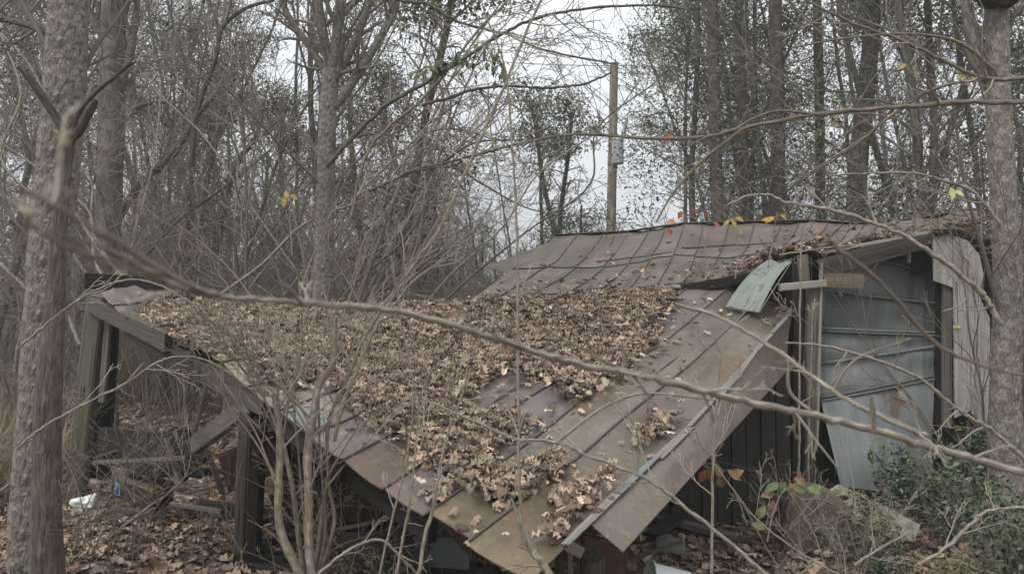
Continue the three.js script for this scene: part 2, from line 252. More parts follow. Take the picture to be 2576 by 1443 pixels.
// patches of other sheet over the eave: rusted foot, bare silver, pale strip
const patch = (s0, s1, v0, v1, mat, label) => { const p = sheet(roofAt, s0, s1, v0, v1, 4, 4, 0.003, 'roof_patch', mat, leanRoof, 0.012); p.userData.label = label; };
patch(NR - 6 + 0.1, NR - 6 + 0.9, 0.0, 0.06, M.paleMetal, 'bare silver patch of sheet at the eave');
{ // curled lip below the second panel
  const b = new MB(), a0 = roofAt(NR - 2 + 0.02, 0.012), a1 = roofAt(NR - 1 - 0.02, 0.012), down = V(0.02, -0.09, 0.02);
  b.slab([a0.clone().add(V(0, -.002, 0)), a1, a1.clone().add(down).lerp(a0.clone().add(down), .1), a0.clone().add(V(0.1, -0.02, 0))], 0.004).build('curled_lip', M.roofOldRed, leanRoof);
}
// ridge-edge flashing of torn pale strips along the right rake
for (let k = 0; k < 9; k++) {
  const v0 = 0.055 + k * 0.105, v1 = v0 + 0.108, w = 0.03 + 0.025 * R1(), b = new MB(), q = [], off = 0.016 + 0.006 * (k % 2);
  const side = V().subVectors(roofAt(NR, 0.5), roofAt(NR - 1, 0.5)).normalize();
  for (const [v, sd, h] of [[v0, -0.5, 0], [v0, 0.5, 0.01], [v1, 0.5, 0.01], [v1, -0.5, 0]]) q.push(roofAt(NR, Math.min(v, 1.02)).addScaledVector(side, sd * w + (R1() - 0.5) * 0.02).addScaledVector(roofUp, off + h));
  b.slab([q[0], q[1], q[2], q[3]], 0.006, roofUp.clone().negate()).build('flashing_strip', k % 3 === 1 ? M.galv : M.woodFlash, leanRoof);
}
{ // the plain tan sheet hanging beyond the flashing
  const tl = (v) => roofAt(NR, v).addScaledVector(roofUp, 0.008), o0 = P(623, 551, 3.4), o1 = P(788, 369, 6.85), o2 = P(783, 328, 7.4);
  const at = (s, v) => { const a = roofAt(NR, lerp(0.1, 0.99, v)).addScaledVector(roofUp, 0.008), c = v < 0.93 ? o0.clone().lerp(o1, v / 0.93) : o1.clone().lerp(o2, (v - 0.93) / 0.07); return a.lerp(c, s).addScaledVector(roofUp, 0.03 * Math.sin(s * Math.PI) * Math.sin(v * 5)); };
  const m = sheet(at, 0, 1, 0, 1, 8, 26, 0.004, 'edge_sheet', M.tanSheet, leanRoof); m.userData.label = 'plain tan sheet hanging beyond the flashing';
  new MB().slab([D(1925, 772, 7.6), D(2003, 774, 7.62), D(1962, 806, 7.55), D(1905, 790, 7.5)], 0.012).build('flashing_end', M.galvLight, leanRoof);
  new MB().beam(D(2000, 772, 7.6), D(1870, 890, 7.05), 0.03, 0.05, roofUp).build('flashing_end', M.galvLight, leanRoof);
}
// timbers
const part = (name, mat, parent, a, b, w, h, up) => new MB().beam(a, b, w, h, up).build(name, mat, parent);
{
  const E = (x, y, dd = 0) => P(x, y, eaveDepth(x) + 0.05 + dd);
  part('eave_beam', M.woodGrey, leanTo, P(92, 305, 7.7), P(168, 342, 6.0), 0.05, 0.15);
  part('eave_beam', M.woodDark, leanTo, P(128, 327, 6.9), P(205, 372, 5.6), 0.06, 0.16);
  part('eave_beam', M.woodGrey, leanTo, D(495, 925, 5.7), D(665, 1015, 4.9), 0.05, 0.15);
  part('eave_beam', M.woodDark, leanTo, D(640, 1010, 5.2), D(870, 1180, 4.3), 0.06, 0.14);
  part('eave_beam', M.woodBlack, leanTo, D(860, 1175, 4.4), D(1090, 1335, 3.75), 0.05, 0.12);
  // dark outer rafter and upper edge at the far left
  part('rafter', M.woodBlack, leanTo, D(212, 705, 8.1), D(330, 712, 8.4), 0.06, 0.16);
  part('rafter', M.woodBlack, leanTo, D(318, 704, 8.35), D(500, 772, 8.5), 0.06, 0.17);
  part('edge_board', M.woodGrey, leanTo, D(236, 757, 7.9), D(310, 790, 7.6), 0.04, 0.2);
  for (let i = 2; i < NR; i += 2) { const a = roofAt(i + 0.5, 0.05).add(V(0, -0.09, 0)), b = roofAt(i + 0.5, 0.93).add(V(0, -0.13, 0)); part('rafter', M.woodDark, leanTo, a, b, 0.05, 0.12); }
  for (const v of [0.3, 0.62]) part('purlin', M.woodDark, leanTo, roofAt(3, v).add(V(0, -0.2, 0)), roofAt(NR - 0.3, v).add(V(0, -0.2, 0)), 0.09, 0.05);
  // posts and a brace
  const p1 = part('post', M.woodMoss, leanTo, Gd(186, 1262).add(V(0, -0.1, 0)), D(248, 742, 7.75), 0.17, 0.15, V(0, 0, 1)); p1.userData.label = 'mossy leaning front post';
  const p2 = part('post', M.woodBlack, leanTo, D(252, 1200, 8.0), D(276, 765, 7.95), 0.19, 0.08, V(0, 0, 1)); p2.userData.label = 'dark wide post behind the mossy one';
  part('brace', M.wood, leanTo, D(258, 1010, 7.7), D(275, 790, 7.75), 0.06, 0.06, V(0, 0, 1));
  const p3 = part('post', M.wood, leanTo, Gd(604, 1392).add(V(0, -0.1, 0)), D(622, 1022, 5.05), 0.075, 0.1, V(0, 0, 1)); p3.userData.label = 'grey weathered post under the eave';
  const p4 = part('post', M.woodDark, leanTo, Gd(636, 1405).add(V(0, -0.1, 0)), D(650, 1060, 5.0), 0.09, 0.1, V(0, 0, 1)); p4.userData.label = 'dark square post beside the grey one';
  part('brace', M.wood, leanTo, D(632, 1012, 5.1), D(492, 1118, 5.9), 0.06, 0.13);
  part('post', M.woodDark, leanTo, D(1408, 1443, 4.0), D(1408, 1372, 3.9), 0.04, 0.06, V(0, 0, 1)); part('post', M.wood, leanTo, D(1436, 1470, 4.0), D(1432, 1350, 3.85), 0.025, 0.05, V(0, 0, 1)); part('post', M.woodDark, leanTo, D(1466, 1500, 4.1), D(1466, 1340, 3.95), 0.02, 0.05, V(0, 0, 1));
  part('broken_stub', M.woodPale, leanTo, D(1395, 1352, 3.55), D(1462, 1388, 3.62), 0.03, 0.05);
}

// ---------------------------------------------------------------- the shed behind: upper roof, walls, posts
const shed = thing('wooden_shed', 'old shed with rust-brown sheet roof, galvanised wall and pale plank corner', 'shed');
M.roofOldB = roofMat(0.48, 0.43, 0.395, 0.7); const upRoof = new THREE.Group(); upRoof.name = 'roof'; shed.add(upRoof);
const fr = [[466, 308, 7.35], [588, 290, 7.6], [681, 281.5, 7.75], [755, 270, 7.7], [791, 261, 7.6], [854, 250, 7.45], [930, 233, 7.35], [980, 222, 7.3]].map((a) => P(...a));
const rg = [[555, 233, 11.3], [640, 228.5, 11.2], [700, 225.5, 11], [790, 221.5, 10.6], [840, 219.5, 10.2], [890, 218, 9.8], [940, 216, 9.4], [977, 213, 9]].map((a) => P(...a));
const along = (c, t) => { const x = clamp(t, 0, 1) * (c.length - 1), i = Math.min(Math.floor(x), c.length - 2); return c[i].clone().lerp(c[i + 1], x - i); };
const upAt = (s, v) => along(fr, s / 24).lerp(along(rg, s / 24), v).add(V(0, -0.07 * Math.sin(v * Math.PI) + (noise(s * 0.35, v * 3, 8) - 0.5) * 0.16 + (noise(s * 1.1, v * 7, 9) - 0.5) * 0.05, 0));
const UP = V(0, 1, 0);
for (let s = 0; s < 24; s++) {
  const m = [M.roofOld, M.roofOldRed, M.roofOld, M.roofOldB][Math.floor(hash(s, 3, 5) * 4)], cut = 0.52 + 0.02 * Math.sin(s * 1.3);
  sheet(upAt, s + 0.01, s + 0.99, 0, cut, 4, 8, 0.006, 'roof_panel', M.roofOld, upRoof, 0, 0.008, UP);
  sheet(upAt, s + 0.01, s + 0.99, cut - 0.05 - R1() * 0.02, 1, 4, 8, 0.006, 'roof_panel', m, upRoof, 0.012, 0.008, UP);
  if (s) for (const [v0, v1, o] of [[0, cut, 0.01], [cut - 0.04, 1, 0.022]]) { const pts = [], rad = []; for (let k = 0; k <= 10; k++) { pts.push(upAt(s, lerp(v0, v1, k / 10)).add(V(0, o, 0))); rad.push(0.0065); } new MB().tube(pts, rad, 5, 0.1).build('roof_seam', M.seamOld, upRoof); }
}
{ // the slipped left end of the upper course
  const b = new MB(); b.slab([P(485, 264, 10.6), P(514, 272, 9.5), P(572, 256, 10.0), P(556, 237, 11.2)].map((p) => p.add(V(0, -0.03, 0))), 0.006).build('roof_panel', M.roofOld, upRoof);
  new MB().slab([D(1300, 690, 9.2), D(1352, 682, 9.4), D(1398, 668, 9.8), D(1290, 672, 9.6)], 0.05).build('roof_gap_board', M.woodBlack, upRoof);
  for (let s = 0; s < 24; s += 3) part('ridge_cap', M.roofOld, upRoof, upAt(s, 0.99).add(V(0, 0.012, 0)), upAt(s + 3.05, 0.99).add(V(0, 0.014, 0)), 0.16, 0.012);
}
// timber under the front edge of the upper roof
part('eave_beam', M.woodBlack, shed, fr[2].clone().add(V(0, -0.08, 0.05)), fr[4].clone().add(V(0, -0.08, 0)), 0.06, 0.1);
part('eave_beam', M.woodBlack, shed, fr[0].clone().add(V(0, -0.1, -0.1)), fr[2].clone().add(V(0, -0.1, -0.1)), 0.06, 0.1);
part('rafter', M.woodPale, shed, D(2070, 634, 7.28), D(2340, 583, 7.22), 0.035, 0.03).userData.label = 'thin pale batten under the roof edge';
part('fascia_board', M.woodGrey, shed, D(2062, 676, 7.38), D(2330, 600, 7.3), 0.03, 0.17);
part('fascia_board', M.woodTan, shed, D(2072, 705, 7.36), D(2172, 706, 7.34), 0.02, 0.13).userData.label = 'short tan board nailed under the fascia';
part('eave_end', M.woodBlack, shed, D(2380, 576, 7.2), D(2460, 600, 7.0), 0.1, 0.07);
// galvanised wall: overlapping sheets from the bottom up
const wallSheet = (pts, mat, dep, label, bend = 0) => { const q = pts.map(([x, y, dd]) => D(x, y, dep + (dd || 0))); const at = (s, v) => { const p = q[3].clone().lerp(q[2], s).lerp(q[0].clone().lerp(q[1], s), v); p.z += (noise(s * 3 + dep * 9, v * 2.5, 77) - 0.5) * 0.04 + 0.007 * Math.sin(s * 21 + v * 4) * noise(s * 4, v * 3, 12); return p; }; const m = sheet(at, 0, 1, 0, 1, 22, 12, 0.004, 'wall_sheet', mat, shed, 0, 0, V(0, 0, 1)); m.userData.label = label; return m; };
wallSheet([[2064, 1000], [2349, 946], [2342, 1250, 0], [2114, 1222, -0.4]], M.galvLight, 7.46, 'lowest wall sheet, slipped and pale');
wallSheet([[2058, 912], [2350, 866], [2350, 962], [2062, 1012]], M.galvLight, 7.49, 'pale wall sheet with a slanting lower edge');
wallSheet([[2060, 830], [2352, 842], [2351, 880], [2058, 920]], M.galv, 7.52, 'narrow wall sheet below the double rib');
wallSheet([[2070, 728], [2357, 760], [2352, 850], [2060, 840]], M.galvDark, 7.55, 'dark grey wall sheet with streaks');
wallSheet([[2074, 660], [2357, 640], [2358, 768], [2069, 738]], M.galvDark, 7.58, 'dark top wall sheet under the eave');
const rib = (x0, y0, x1, y1, dep, mat = M.galvDark) => new MB().tube([D(x0, y0, dep), D((x0 + x1) / 2, (y0 + y1) / 2 + 1, dep), D(x1, y1, dep)], [0.014, 0.014, 0.014], 6, 0.1).build('sheet_rib', mat, shed);
rib(2070, 731, 2356, 762, 7.53); rib(2062, 824, 2352, 836, 7.51, M.galv); rib(2062, 831, 2352, 843, 7.505); rib(2059, 914, 2350, 871, 7.48, M.galv); rib(2064, 1000, 2349, 944, 7.45); rib(2064, 1008, 2349, 952, 7.45, M.galv); rib(2210, 652, 2352, 690, 7.55);
rib(2110, 1205, 2300, 1110, 7.36, M.galv);
part('vent_frame', M.woodPale, shed, D(2286, 622, 7.48), D(2286, 660, 7.48), 0.035, 0.03, V(0, 0, 1)); new MB().slab([D(2230, 652, 7.5), D(2280, 652, 7.5), D(2280, 628, 7.5), D(2225, 645, 7.5)], 0.02, V(0, 0, -1)).build('vent_opening', M.woodBlack, shed);
new MB().slab([D(2295, 690, 7.52), D(2352, 690, 7.52), D(2352, 610, 7.52), D(2295, 622, 7.52)], 0.02, V(0, 0, -1)).build('gable_board', M.woodDark, shed);
// posts
const post = (x0, y0, d0, x1, y1, d1, w, t, m) => part('post', m, shed, D(x0, y0, d0), D(x1, y1, d1), w, t, V(0, 0, 1));
post(2030, 1330, 7.5, 2044, 715, 7.42, 0.1, 0.1, M.wood).userData.label = 'grey corner post at the left end of the metal wall';
post(2054, 1120, 7.4, 2066, 660, 7.38, 0.022, 0.05, M.woodPale).userData.label = 'pale split edge of the corner post';
post(2004, 1340, 7.55, 2008, 660, 7.5, 0.1, 0.06, M.woodDark); post(1978, 1330, 7.6, 1984, 660, 7.6, 0.07, 0.1, M.woodBlack); post(2066, 1330, 7.6, 2060, 1050, 7.55, 0.04, 0.06, M.woodDark);
post(2362, 1060, 7.46, 2362, 640, 7.46, 0.05, 0.05, M.woodBlack); post(2381, 1070, 7.42, 2381, 700, 7.42, 0.085, 0.05, M.wood);
part('lumber_stub', M.woodPale, shed, D(1962, 722, 7.3), D(2076, 712, 7.36), 0.06, 0.07).userData.label = 'weathered lumber end sticking out to the left';
part('lumber_stub', M.wood, shed, D(2018, 640, 7.45), D(2024, 706, 7.45), 0.09, 0.05, V(0, 0, 1));
// pale plank corner at the right
{
  const pl = (pts, dep, label) => { const q = pts.map(([x, y]) => D(x, y, dep)); const m = new MB().slab(q.reverse(), 0.02, V(0, 0, -1), V(0, 1, 0)).build('siding_plank', M.siding, shed); if (label) m.userData.label = label; };
  pl([[2346, 592], [2396, 586], [2398, 722], [2350, 705]], 7.36, 'short plank over the door frame');
  pl([[2398, 586], [2432, 602], [2444, 1030], [2403, 1050]], 7.35); pl([[2433, 603], [2464, 640], [2474, 690], [2462, 740], [2458, 900], [2472, 1060], [2446, 1040]], 7.34, 'plank with a curved broken top');
  pl([[2463, 742], [2490, 800], [2492, 1010], [2486, 1066], [2474, 1060], [2460, 900]], 7.33, 'outer plank split at its foot');
  new MB().slab([D(2399, 824, 7.33), D(2416, 824, 7.33), D(2416, 817, 7.33), D(2399, 817, 7.33)], 0.003, V(0, 0, -1)).build('yellow_mark', std({ color: new THREE.Color().setRGB(0.6, 0.55, 0.08), roughness: 0.8 }), shed);
  part('corner_board', M.woodBlack, shed, D(2492, 1300, 7.4), D(2500, 600, 7.4), 0.12, 0.05, V(0, 0, 1));
}
// dark board walls inside and behind
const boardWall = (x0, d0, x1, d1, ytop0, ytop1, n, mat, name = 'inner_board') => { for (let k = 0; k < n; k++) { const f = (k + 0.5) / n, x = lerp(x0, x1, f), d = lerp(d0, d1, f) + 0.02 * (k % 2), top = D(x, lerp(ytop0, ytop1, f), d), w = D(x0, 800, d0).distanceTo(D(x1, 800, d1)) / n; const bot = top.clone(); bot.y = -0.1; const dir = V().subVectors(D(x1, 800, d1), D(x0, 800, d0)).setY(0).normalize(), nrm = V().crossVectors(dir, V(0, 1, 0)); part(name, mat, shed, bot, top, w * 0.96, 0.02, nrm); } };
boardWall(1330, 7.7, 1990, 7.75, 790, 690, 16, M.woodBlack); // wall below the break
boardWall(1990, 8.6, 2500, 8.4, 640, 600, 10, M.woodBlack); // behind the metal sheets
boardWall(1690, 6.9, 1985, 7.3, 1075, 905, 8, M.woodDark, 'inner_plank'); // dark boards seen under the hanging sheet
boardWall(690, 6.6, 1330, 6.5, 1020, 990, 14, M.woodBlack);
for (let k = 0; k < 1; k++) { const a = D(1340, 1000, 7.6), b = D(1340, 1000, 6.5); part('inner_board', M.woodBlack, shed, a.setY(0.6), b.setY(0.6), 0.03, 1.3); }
// ---------------------------------------------------------------- loose things on and around the ruin
{
  const o = thing('loose_metal_sheet', 'loose pale green-grey metal sheet leaning where the two roofs meet', 'metal sheet', D(1900, 720, 7.4).toArray());
  const b = new MB(o.position), q = [D(1824, 771, 7.25), D(1910, 786, 7.15), D(1991, 660, 7.55), D(1930, 655, 7.6)], n = 6, at = (s, t) => q[0].clone().lerp(q[1], s).lerp(q[3].clone().lerp(q[2], s), t).add(V(0, 0.06 * Math.sin(t * 3.1) + 0.015 * Math.sin(s * 9), 0));
  for (let i = 0; i < n; i++) for (let j = 0; j < n; j++) b.poly([at(i / n, j / n), at((i + 1) / n, j / n), at((i + 1) / n, (j + 1) / n), at(i / n, (j + 1) / n)], [[i / n, j / n * 2], [(i + 1) / n, j / n * 2], [(i + 1) / n, (j + 1) / n * 2], [i / n, (j + 1) / n * 2]]);
  b.build('sheet', M.paleMetal, o); const e = new MB(o.position); e.beam(at(0, 0), at(1, 0), 0.01, 0.008); e.beam(at(1, 0), at(1, 1), 0.01, 0.008); e.build('folded_edge', M.galv, o);
}
{ // drawer-like box with a pale top and a blue label, lying at the foot of the mossy post
  const c = Gd(350, 1268), o = thing('discarded_box', 'reddish brown box with pale green top and blue label lying by the mossy post', 'box', c.toArray());
  const dp = 7.2, f = [D(284, 1194, dp), D(384, 1232, dp - 0.35), D(383, 1290, dp - 0.35), D(278, 1243, dp)], t = [D(366, 1187, dp + 0.25), D(436, 1214, dp - 0.05)], lo = [D(436, 1262, dp - 0.05)];
  new MB(o.position).slab([f[3], f[2], f[1], f[0]], 0.015, V(0.1, 0, -1).normalize()).build('front_panel', M.boxRed, o);
  new MB(o.position).slab([f[0].clone().add(V(-.01, .004, .01)), f[1].clone().add(V(0, .004, .015)), t[1].clone().add(V(.01, .004, 0)), t[0].clone().add(V(0, .004, -.01))], 0.018, V(0, -1, 0)).build('top_panel', M.boxTop, o);
  new MB(o.position).slab([f[2], lo[0], t[1], f[1]], 0.015, V(-1, 0, 0)).build('end_panel', M.boxRed, o);
  const fx = (s, t2, off) => f[0].clone().lerp(f[1], s).lerp(f[3].clone().lerp(f[2], s), t2).add(V(-0.2, 0.1, 1).normalize().multiplyScalar(off));
  const l = new MB(o.position).slab([fx(0.09, 0.85, .006), fx(0.23, 0.85, .006), fx(0.23, 0.27, .006), fx(0.09, 0.27, .006)], 0.003, V(0, 0, -1)).build('label', M.blue, o);
  new MB(o.position).slab([fx(0.13, 0.8, .009), fx(0.2, 0.8, .009), fx(0.2, 0.55, .009), fx(0.165, 0.48, .009), fx(0.13, 0.55, .009)], 0.002, V(0, 0, -1)).build('label_print', M.navy, o);
}
function lump(name, label, cat, c, sx, sy, sz, mat, seed, rough = 0.25, seg = 24, group) {
  const g = new THREE.SphereGeometry(1, seg, seg >> 1), p = g.attributes.position;
  for (let i = 0; i < p.count; i++) { const x = p.getX(i), y = p.getY(i), z = p.getZ(i), k = 1 + rough * (fbm(x * 1.6 + 5 + seed, y * 1.6 + z * 1.3 + 9, seed, 3, 0) - 0.5) * 2; const q = (v) => Math.sign(v) * Math.pow(Math.abs(v), 0.8); p.setXYZ(i, q(x) * k * sx, q(y) * k * sy, q(z) * k * sz); }
  g.computeVertexNormals(); const m = new THREE.Mesh(g, mat); m.name = numbered(name); m.position.copy(c); m.castShadow = m.receiveShadow = true; scene.add(m); return tag(m, label, cat, group);
}
lump('plastic_bag', 'crumpled white plastic bag on the leaves by the mossy post', 'bag', Gd(211, 1286).add(V(0, 0.07, 0)), 0.09, 0.06, 0.075, M.white, 4, 0.95, 40).rotation.z = 0.4;
lump('stone', 'rounded grey stone in leaves right of the fallen roof corner', 'stone', Gd(1682, 1392).add(V(0, 0.05, 0)), 0.11, 0.08, 0.1, M.concrete, 7);
lump('stone', 'flat pale stone at the far left of the black hose coil', 'stone', Gd(560, 1300).add(V(0, 0.04, 0)), 0.1, 0.05, 0.1, M.concrete, 9);
{ // white pail tipped at the bottom edge
  const c = D(1695, 1515, 5.2), o = thing('white_pail', 'dirty white plastic pail tipped over at the bottom edge of the ground', 'pail', c.toArray());
  const pr = []; for (const [r, y] of [[0, 0], [0.11, 0], [0.115, 0.01], [0.135, 0.26], [0.15, 0.262], [0.15, 0.275], [0.13, 0.275], [0.11, 0.02], [0, 0.02]]) pr.push(new THREE.Vector2(r, y));
  const m = new THREE.Mesh(new THREE.LatheGeometry(pr, 28), M.white); m.name = 'pail_body'; m.rotation.set(0.5, 0, 1.35); m.position.set(0.1, 0.08, 0); o.add(m);
  const h = new THREE.Mesh(new THREE.TorusGeometry(0.135, 0.004, 6, 24, Math.PI), M.galv); h.name = 'handle'; h.position.set(-0.14, 0.1, 0.05); h.rotation.set(0.5, 0.6, 1.2); o.add(h);
}
{ // rusted sheet and cut stump under the hanging sheet
  const o = thing('rusty_sheet', 'rust-red bent metal sheet standing under the fallen roof corner', 'metal sheet', Gd(1540, 1430).toArray());
  new MB(o.position).slab([D(1455, 1470, 5.0), D(1575, 1440, 5.1), D(1585, 1385, 5.1), D(1450, 1340, 5.0)], 0.006).build('sheet', M.rust, o); new MB(o.position).beam(D(1450, 1340, 5.0), D(1585, 1385, 5.1), 0.012, 0.01).build('folded_edge', M.rust, o);
  const s = thing('cut_log', 'short upright grey log stump before the rusty sheet', 'log', D(1495, 1500, 4.75).toArray());
  const mb = new MB(s.position); mb.tube([D(1494, 1500, 4.75), D(1493, 1440, 4.75), D(1492, 1392, 4.72)], [0.075, 0.07, 0.066], 14, 1, 0.05); mb.build('log', M.barkDark, s);
}
{ // blue-green bottle
  const c = Gd(1606, 1352), o = thing('glass_bottle', 'small blue-green bottle lying in leaves beside the tan sheet', 'bottle', c.toArray());
  const gm = std({ color: new THREE.Color().setRGB(0.08, 0.22, 0.24), roughness: 0.25 }); const pr = [[0, 0], [0.035, 0.002], [0.037, 0.02], [0.037, 0.11], [0.015, 0.15], [0.014, 0.19], [0.016, 0.2], [0, 0.2]].map((a) => new THREE.Vector2(...a));
  const m = new THREE.Mesh(new THREE.LatheGeometry(pr, 18), gm); m.name = 'body'; m.rotation.set(0.3, 0, 1.5); m.position.set(0.08, 0.05, 0); o.add(m); const k = new THREE.Mesh(new THREE.CylinderGeometry(0.017, 0.017, 0.02, 14), M.white); k.name = 'cap'; k.rotation.copy(m.rotation); k.position.set(-0.13, 0.06, 0.0); o.add(k);
}
{ // black hose coil, bottom left of the shrub
  const c = Gd(735, 1400), o = thing('hose_coil', 'flat black hose coil on the ground left of the bare shrub', 'hose', c.toArray());
  const pts = []; for (let k = 0; k <= 90; k++) { const a = k / 90 * Math.PI * 6.2, r = 0.24 + 0.03 * Math.sin(k * 0.7) - k * 0.0008; pts.push(c.clone().add(V(Math.cos(a) * r * 1.2, 0.05 + k * 0.0007 + 0.015 * Math.sin(k), Math.sin(a) * r))); }
  new MB(o.position).tube(pts, pts.map(() => 0.016), 7).build('hose', M.rubber, o);
}
// boards lying and leaning in the dark under the lean-to
const plank = (label, a, b, w, h, mat, up) => { const o = thing('loose_board', label, 'board', [a.x, 0, a.z]); new MB(o.position).beam(a, b, w, h, up).build('board', mat, o); return o; };
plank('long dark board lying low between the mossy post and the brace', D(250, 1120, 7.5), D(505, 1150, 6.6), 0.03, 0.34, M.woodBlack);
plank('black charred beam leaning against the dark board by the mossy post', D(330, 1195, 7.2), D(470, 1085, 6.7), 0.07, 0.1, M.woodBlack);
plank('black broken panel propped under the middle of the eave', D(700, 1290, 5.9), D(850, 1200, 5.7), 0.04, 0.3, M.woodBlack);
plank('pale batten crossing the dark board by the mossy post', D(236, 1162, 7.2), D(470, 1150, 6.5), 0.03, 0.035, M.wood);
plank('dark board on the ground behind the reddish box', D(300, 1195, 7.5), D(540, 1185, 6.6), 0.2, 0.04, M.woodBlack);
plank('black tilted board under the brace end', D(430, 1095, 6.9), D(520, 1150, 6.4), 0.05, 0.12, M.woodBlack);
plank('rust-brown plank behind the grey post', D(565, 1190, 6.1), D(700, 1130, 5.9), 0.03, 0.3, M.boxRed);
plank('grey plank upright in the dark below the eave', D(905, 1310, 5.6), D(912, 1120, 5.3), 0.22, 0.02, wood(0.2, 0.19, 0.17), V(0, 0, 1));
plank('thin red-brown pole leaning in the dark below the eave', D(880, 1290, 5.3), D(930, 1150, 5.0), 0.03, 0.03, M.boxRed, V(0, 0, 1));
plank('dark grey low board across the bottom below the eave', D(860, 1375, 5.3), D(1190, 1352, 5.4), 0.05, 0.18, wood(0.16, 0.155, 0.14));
plank('grey board flat on the ground, nearest below the eave', D(930, 1432, 5.4), D(1240, 1446, 5.3), 0.25, 0.04, wood(0.32, 0.3, 0.27));
plank('old grey board half buried beside the small bottle', D(1620, 1290, 7.0), D(1860, 1352, 6.6), 0.12, 0.05, M.wood);
plank('dark board leaning over the leaves under the hanging sheet', D(1640, 1345, 6.3), D(1720, 1288, 7.0), 0.14, 0.03, M.woodDark);
plank('short mossy board beside the black hose coil', D(640, 1420, 5.6), D(760, 1432, 5.5), 0.12, 0.04, M.woodDark);
{ // square grey bin in the dark
  const o = thing('metal_bin', 'low dark grey metal bin under the curled roof corner', 'bin', D(1100, 1430, 5.2).toArray());
  new MB(o.position).slab([D(1042, 1420, 5.2), D(1180, 1432, 5.1), D(1180, 1355, 5.1), D(1042, 1352, 5.2)], 0.4, V(0, 0, -1)).build('body', M.galvDark, o); new MB(o.position).beam(D(1040, 1352, 5.17), D(1184, 1354, 5.07), 0.03, 0.02).build('rim', M.galvDark, o);
}
{ // tan rounded tank tipped against the wall foot
  const c = D(2062, 1345, 6.3), o = thing('old_tank', 'old tan rust-streaked metal tank half tipped among the green shrubs', 'tank', [c.x, 0, c.z]);
  const sh = new THREE.Shape(); sh.moveTo(-0.25, -0.45); sh.lineTo(-0.25, 0.2); sh.quadraticCurveTo(-0.24, 0.38, -0.05, 0.4); sh.quadraticCurveTo(0.24, 0.38, 0.3, -0.05); sh.lineTo(0.34, -0.45); sh.closePath();
  const g = new THREE.ExtrudeGeometry(sh, { depth: 0.42, bevelEnabled: true, bevelSize: 0.025, bevelThickness: 0.02, bevelSegments: 3, curveSegments: 14 }); g.translate(0, 0, -0.3);
  const m = new THREE.Mesh(g, roofMat(0.42, 0.4, 0.31, 0.8)); m.name = 'shell'; m.position.set(0, c.y - 0.05, 0); m.rotation.set(-0.1, -0.25, -0.08); o.add(m);
  new MB(o.position).tube([0, 1, 2, 3, 4, 5, 6, 7, 8].map((k) => { const a = k / 8; return V(-0.2 + a * 0.5, 0.36 + 0.05 * Math.sin(a * 3) - a * a * 0.35, 0.18).add(V(c.x, c.y - 0.05, c.z)); }), Array(9).fill(0.008), 6).build('edge_bead', M.wood, o);
}
{ // broken lichen-pale slab with holes
  const o = thing('broken_slab', 'broken pale lichen-covered slab lying tilted between tank and shrubs', 'slab', D(2180, 1290, 6.4).toArray());
  const sh = new THREE.Shape(); [[-0.36, 0.12], [-0.22, 0.2], [-0.02, 0.12], [0.2, 0.0], [0.38, -0.1], [0.3, -0.22], [0.12, -0.2], [-0.08, -0.12], [-0.3, -0.02]].forEach((p, i) => i ? sh.lineTo(...p) : sh.moveTo(...p));
  for (const [x, y, a, b] of [[-0.2, 0.1, 0.055, 0.03], [0.1, -0.07, 0.05, 0.025], [0.2, -0.13, 0.04, 0.03]]) { const h = new THREE.Path(); h.absellipse(x, y, a, b, 0, Math.PI * 2); sh.holes.push(h); }
  const g = new THREE.ExtrudeGeometry(sh, { depth: 0.06, bevelEnabled: true, bevelSize: 0.01, bevelThickness: 0.01, bevelSegments: 2 }); const m = new THREE.Mesh(g, barkMat(0.95, 0.97, 0.84, 2, 2, 0.01)); m.name = 'slab'; m.rotation.set(-0.5, 0.1, 0); o.add(m);
}
{ // broken sticks and slats strewn in the dark opening and below the eave
  const R = rng(717), st = [[240, 1150, 7.4, 360, 1110], [330, 1140, 7.0, 470, 1205], [420, 1100, 6.8, 455, 1215], [470, 1240, 6.4, 640, 1200], [500, 1260, 6.1, 690, 1290], [430, 1265, 6.5, 560, 1285], [520, 1130, 6.2, 560, 1240], [600, 1330, 5.7, 700, 1300], [850, 1330, 5.4, 990, 1300], [940, 1400, 5.3, 1080, 1375], [1240, 1420, 5.2, 1330, 1380], [1600, 1400, 5.3, 1720, 1360], [1780, 1370, 6.0, 1910, 1345], [300, 1285, 6.9, 420, 1300], [1000, 1340, 5.6, 1160, 1300]];
  st.forEach(([x, y, d, x2, y2], i) => { const a = D(x, y, d), b = D(x2, y2, d - 0.15), o = thing('broken_slat', 'broken dark slat or stick lying in the debris under the ruin', 'slat', [a.x, 0, a.z], 'broken slats in the debris'); new MB(o.position).beam(a, b, 0.025 + 0.04 * R(), 0.015 + 0.02 * R()).build('slat', [M.woodGrey, M.woodDark, M.wood][i % 3], o); });
}
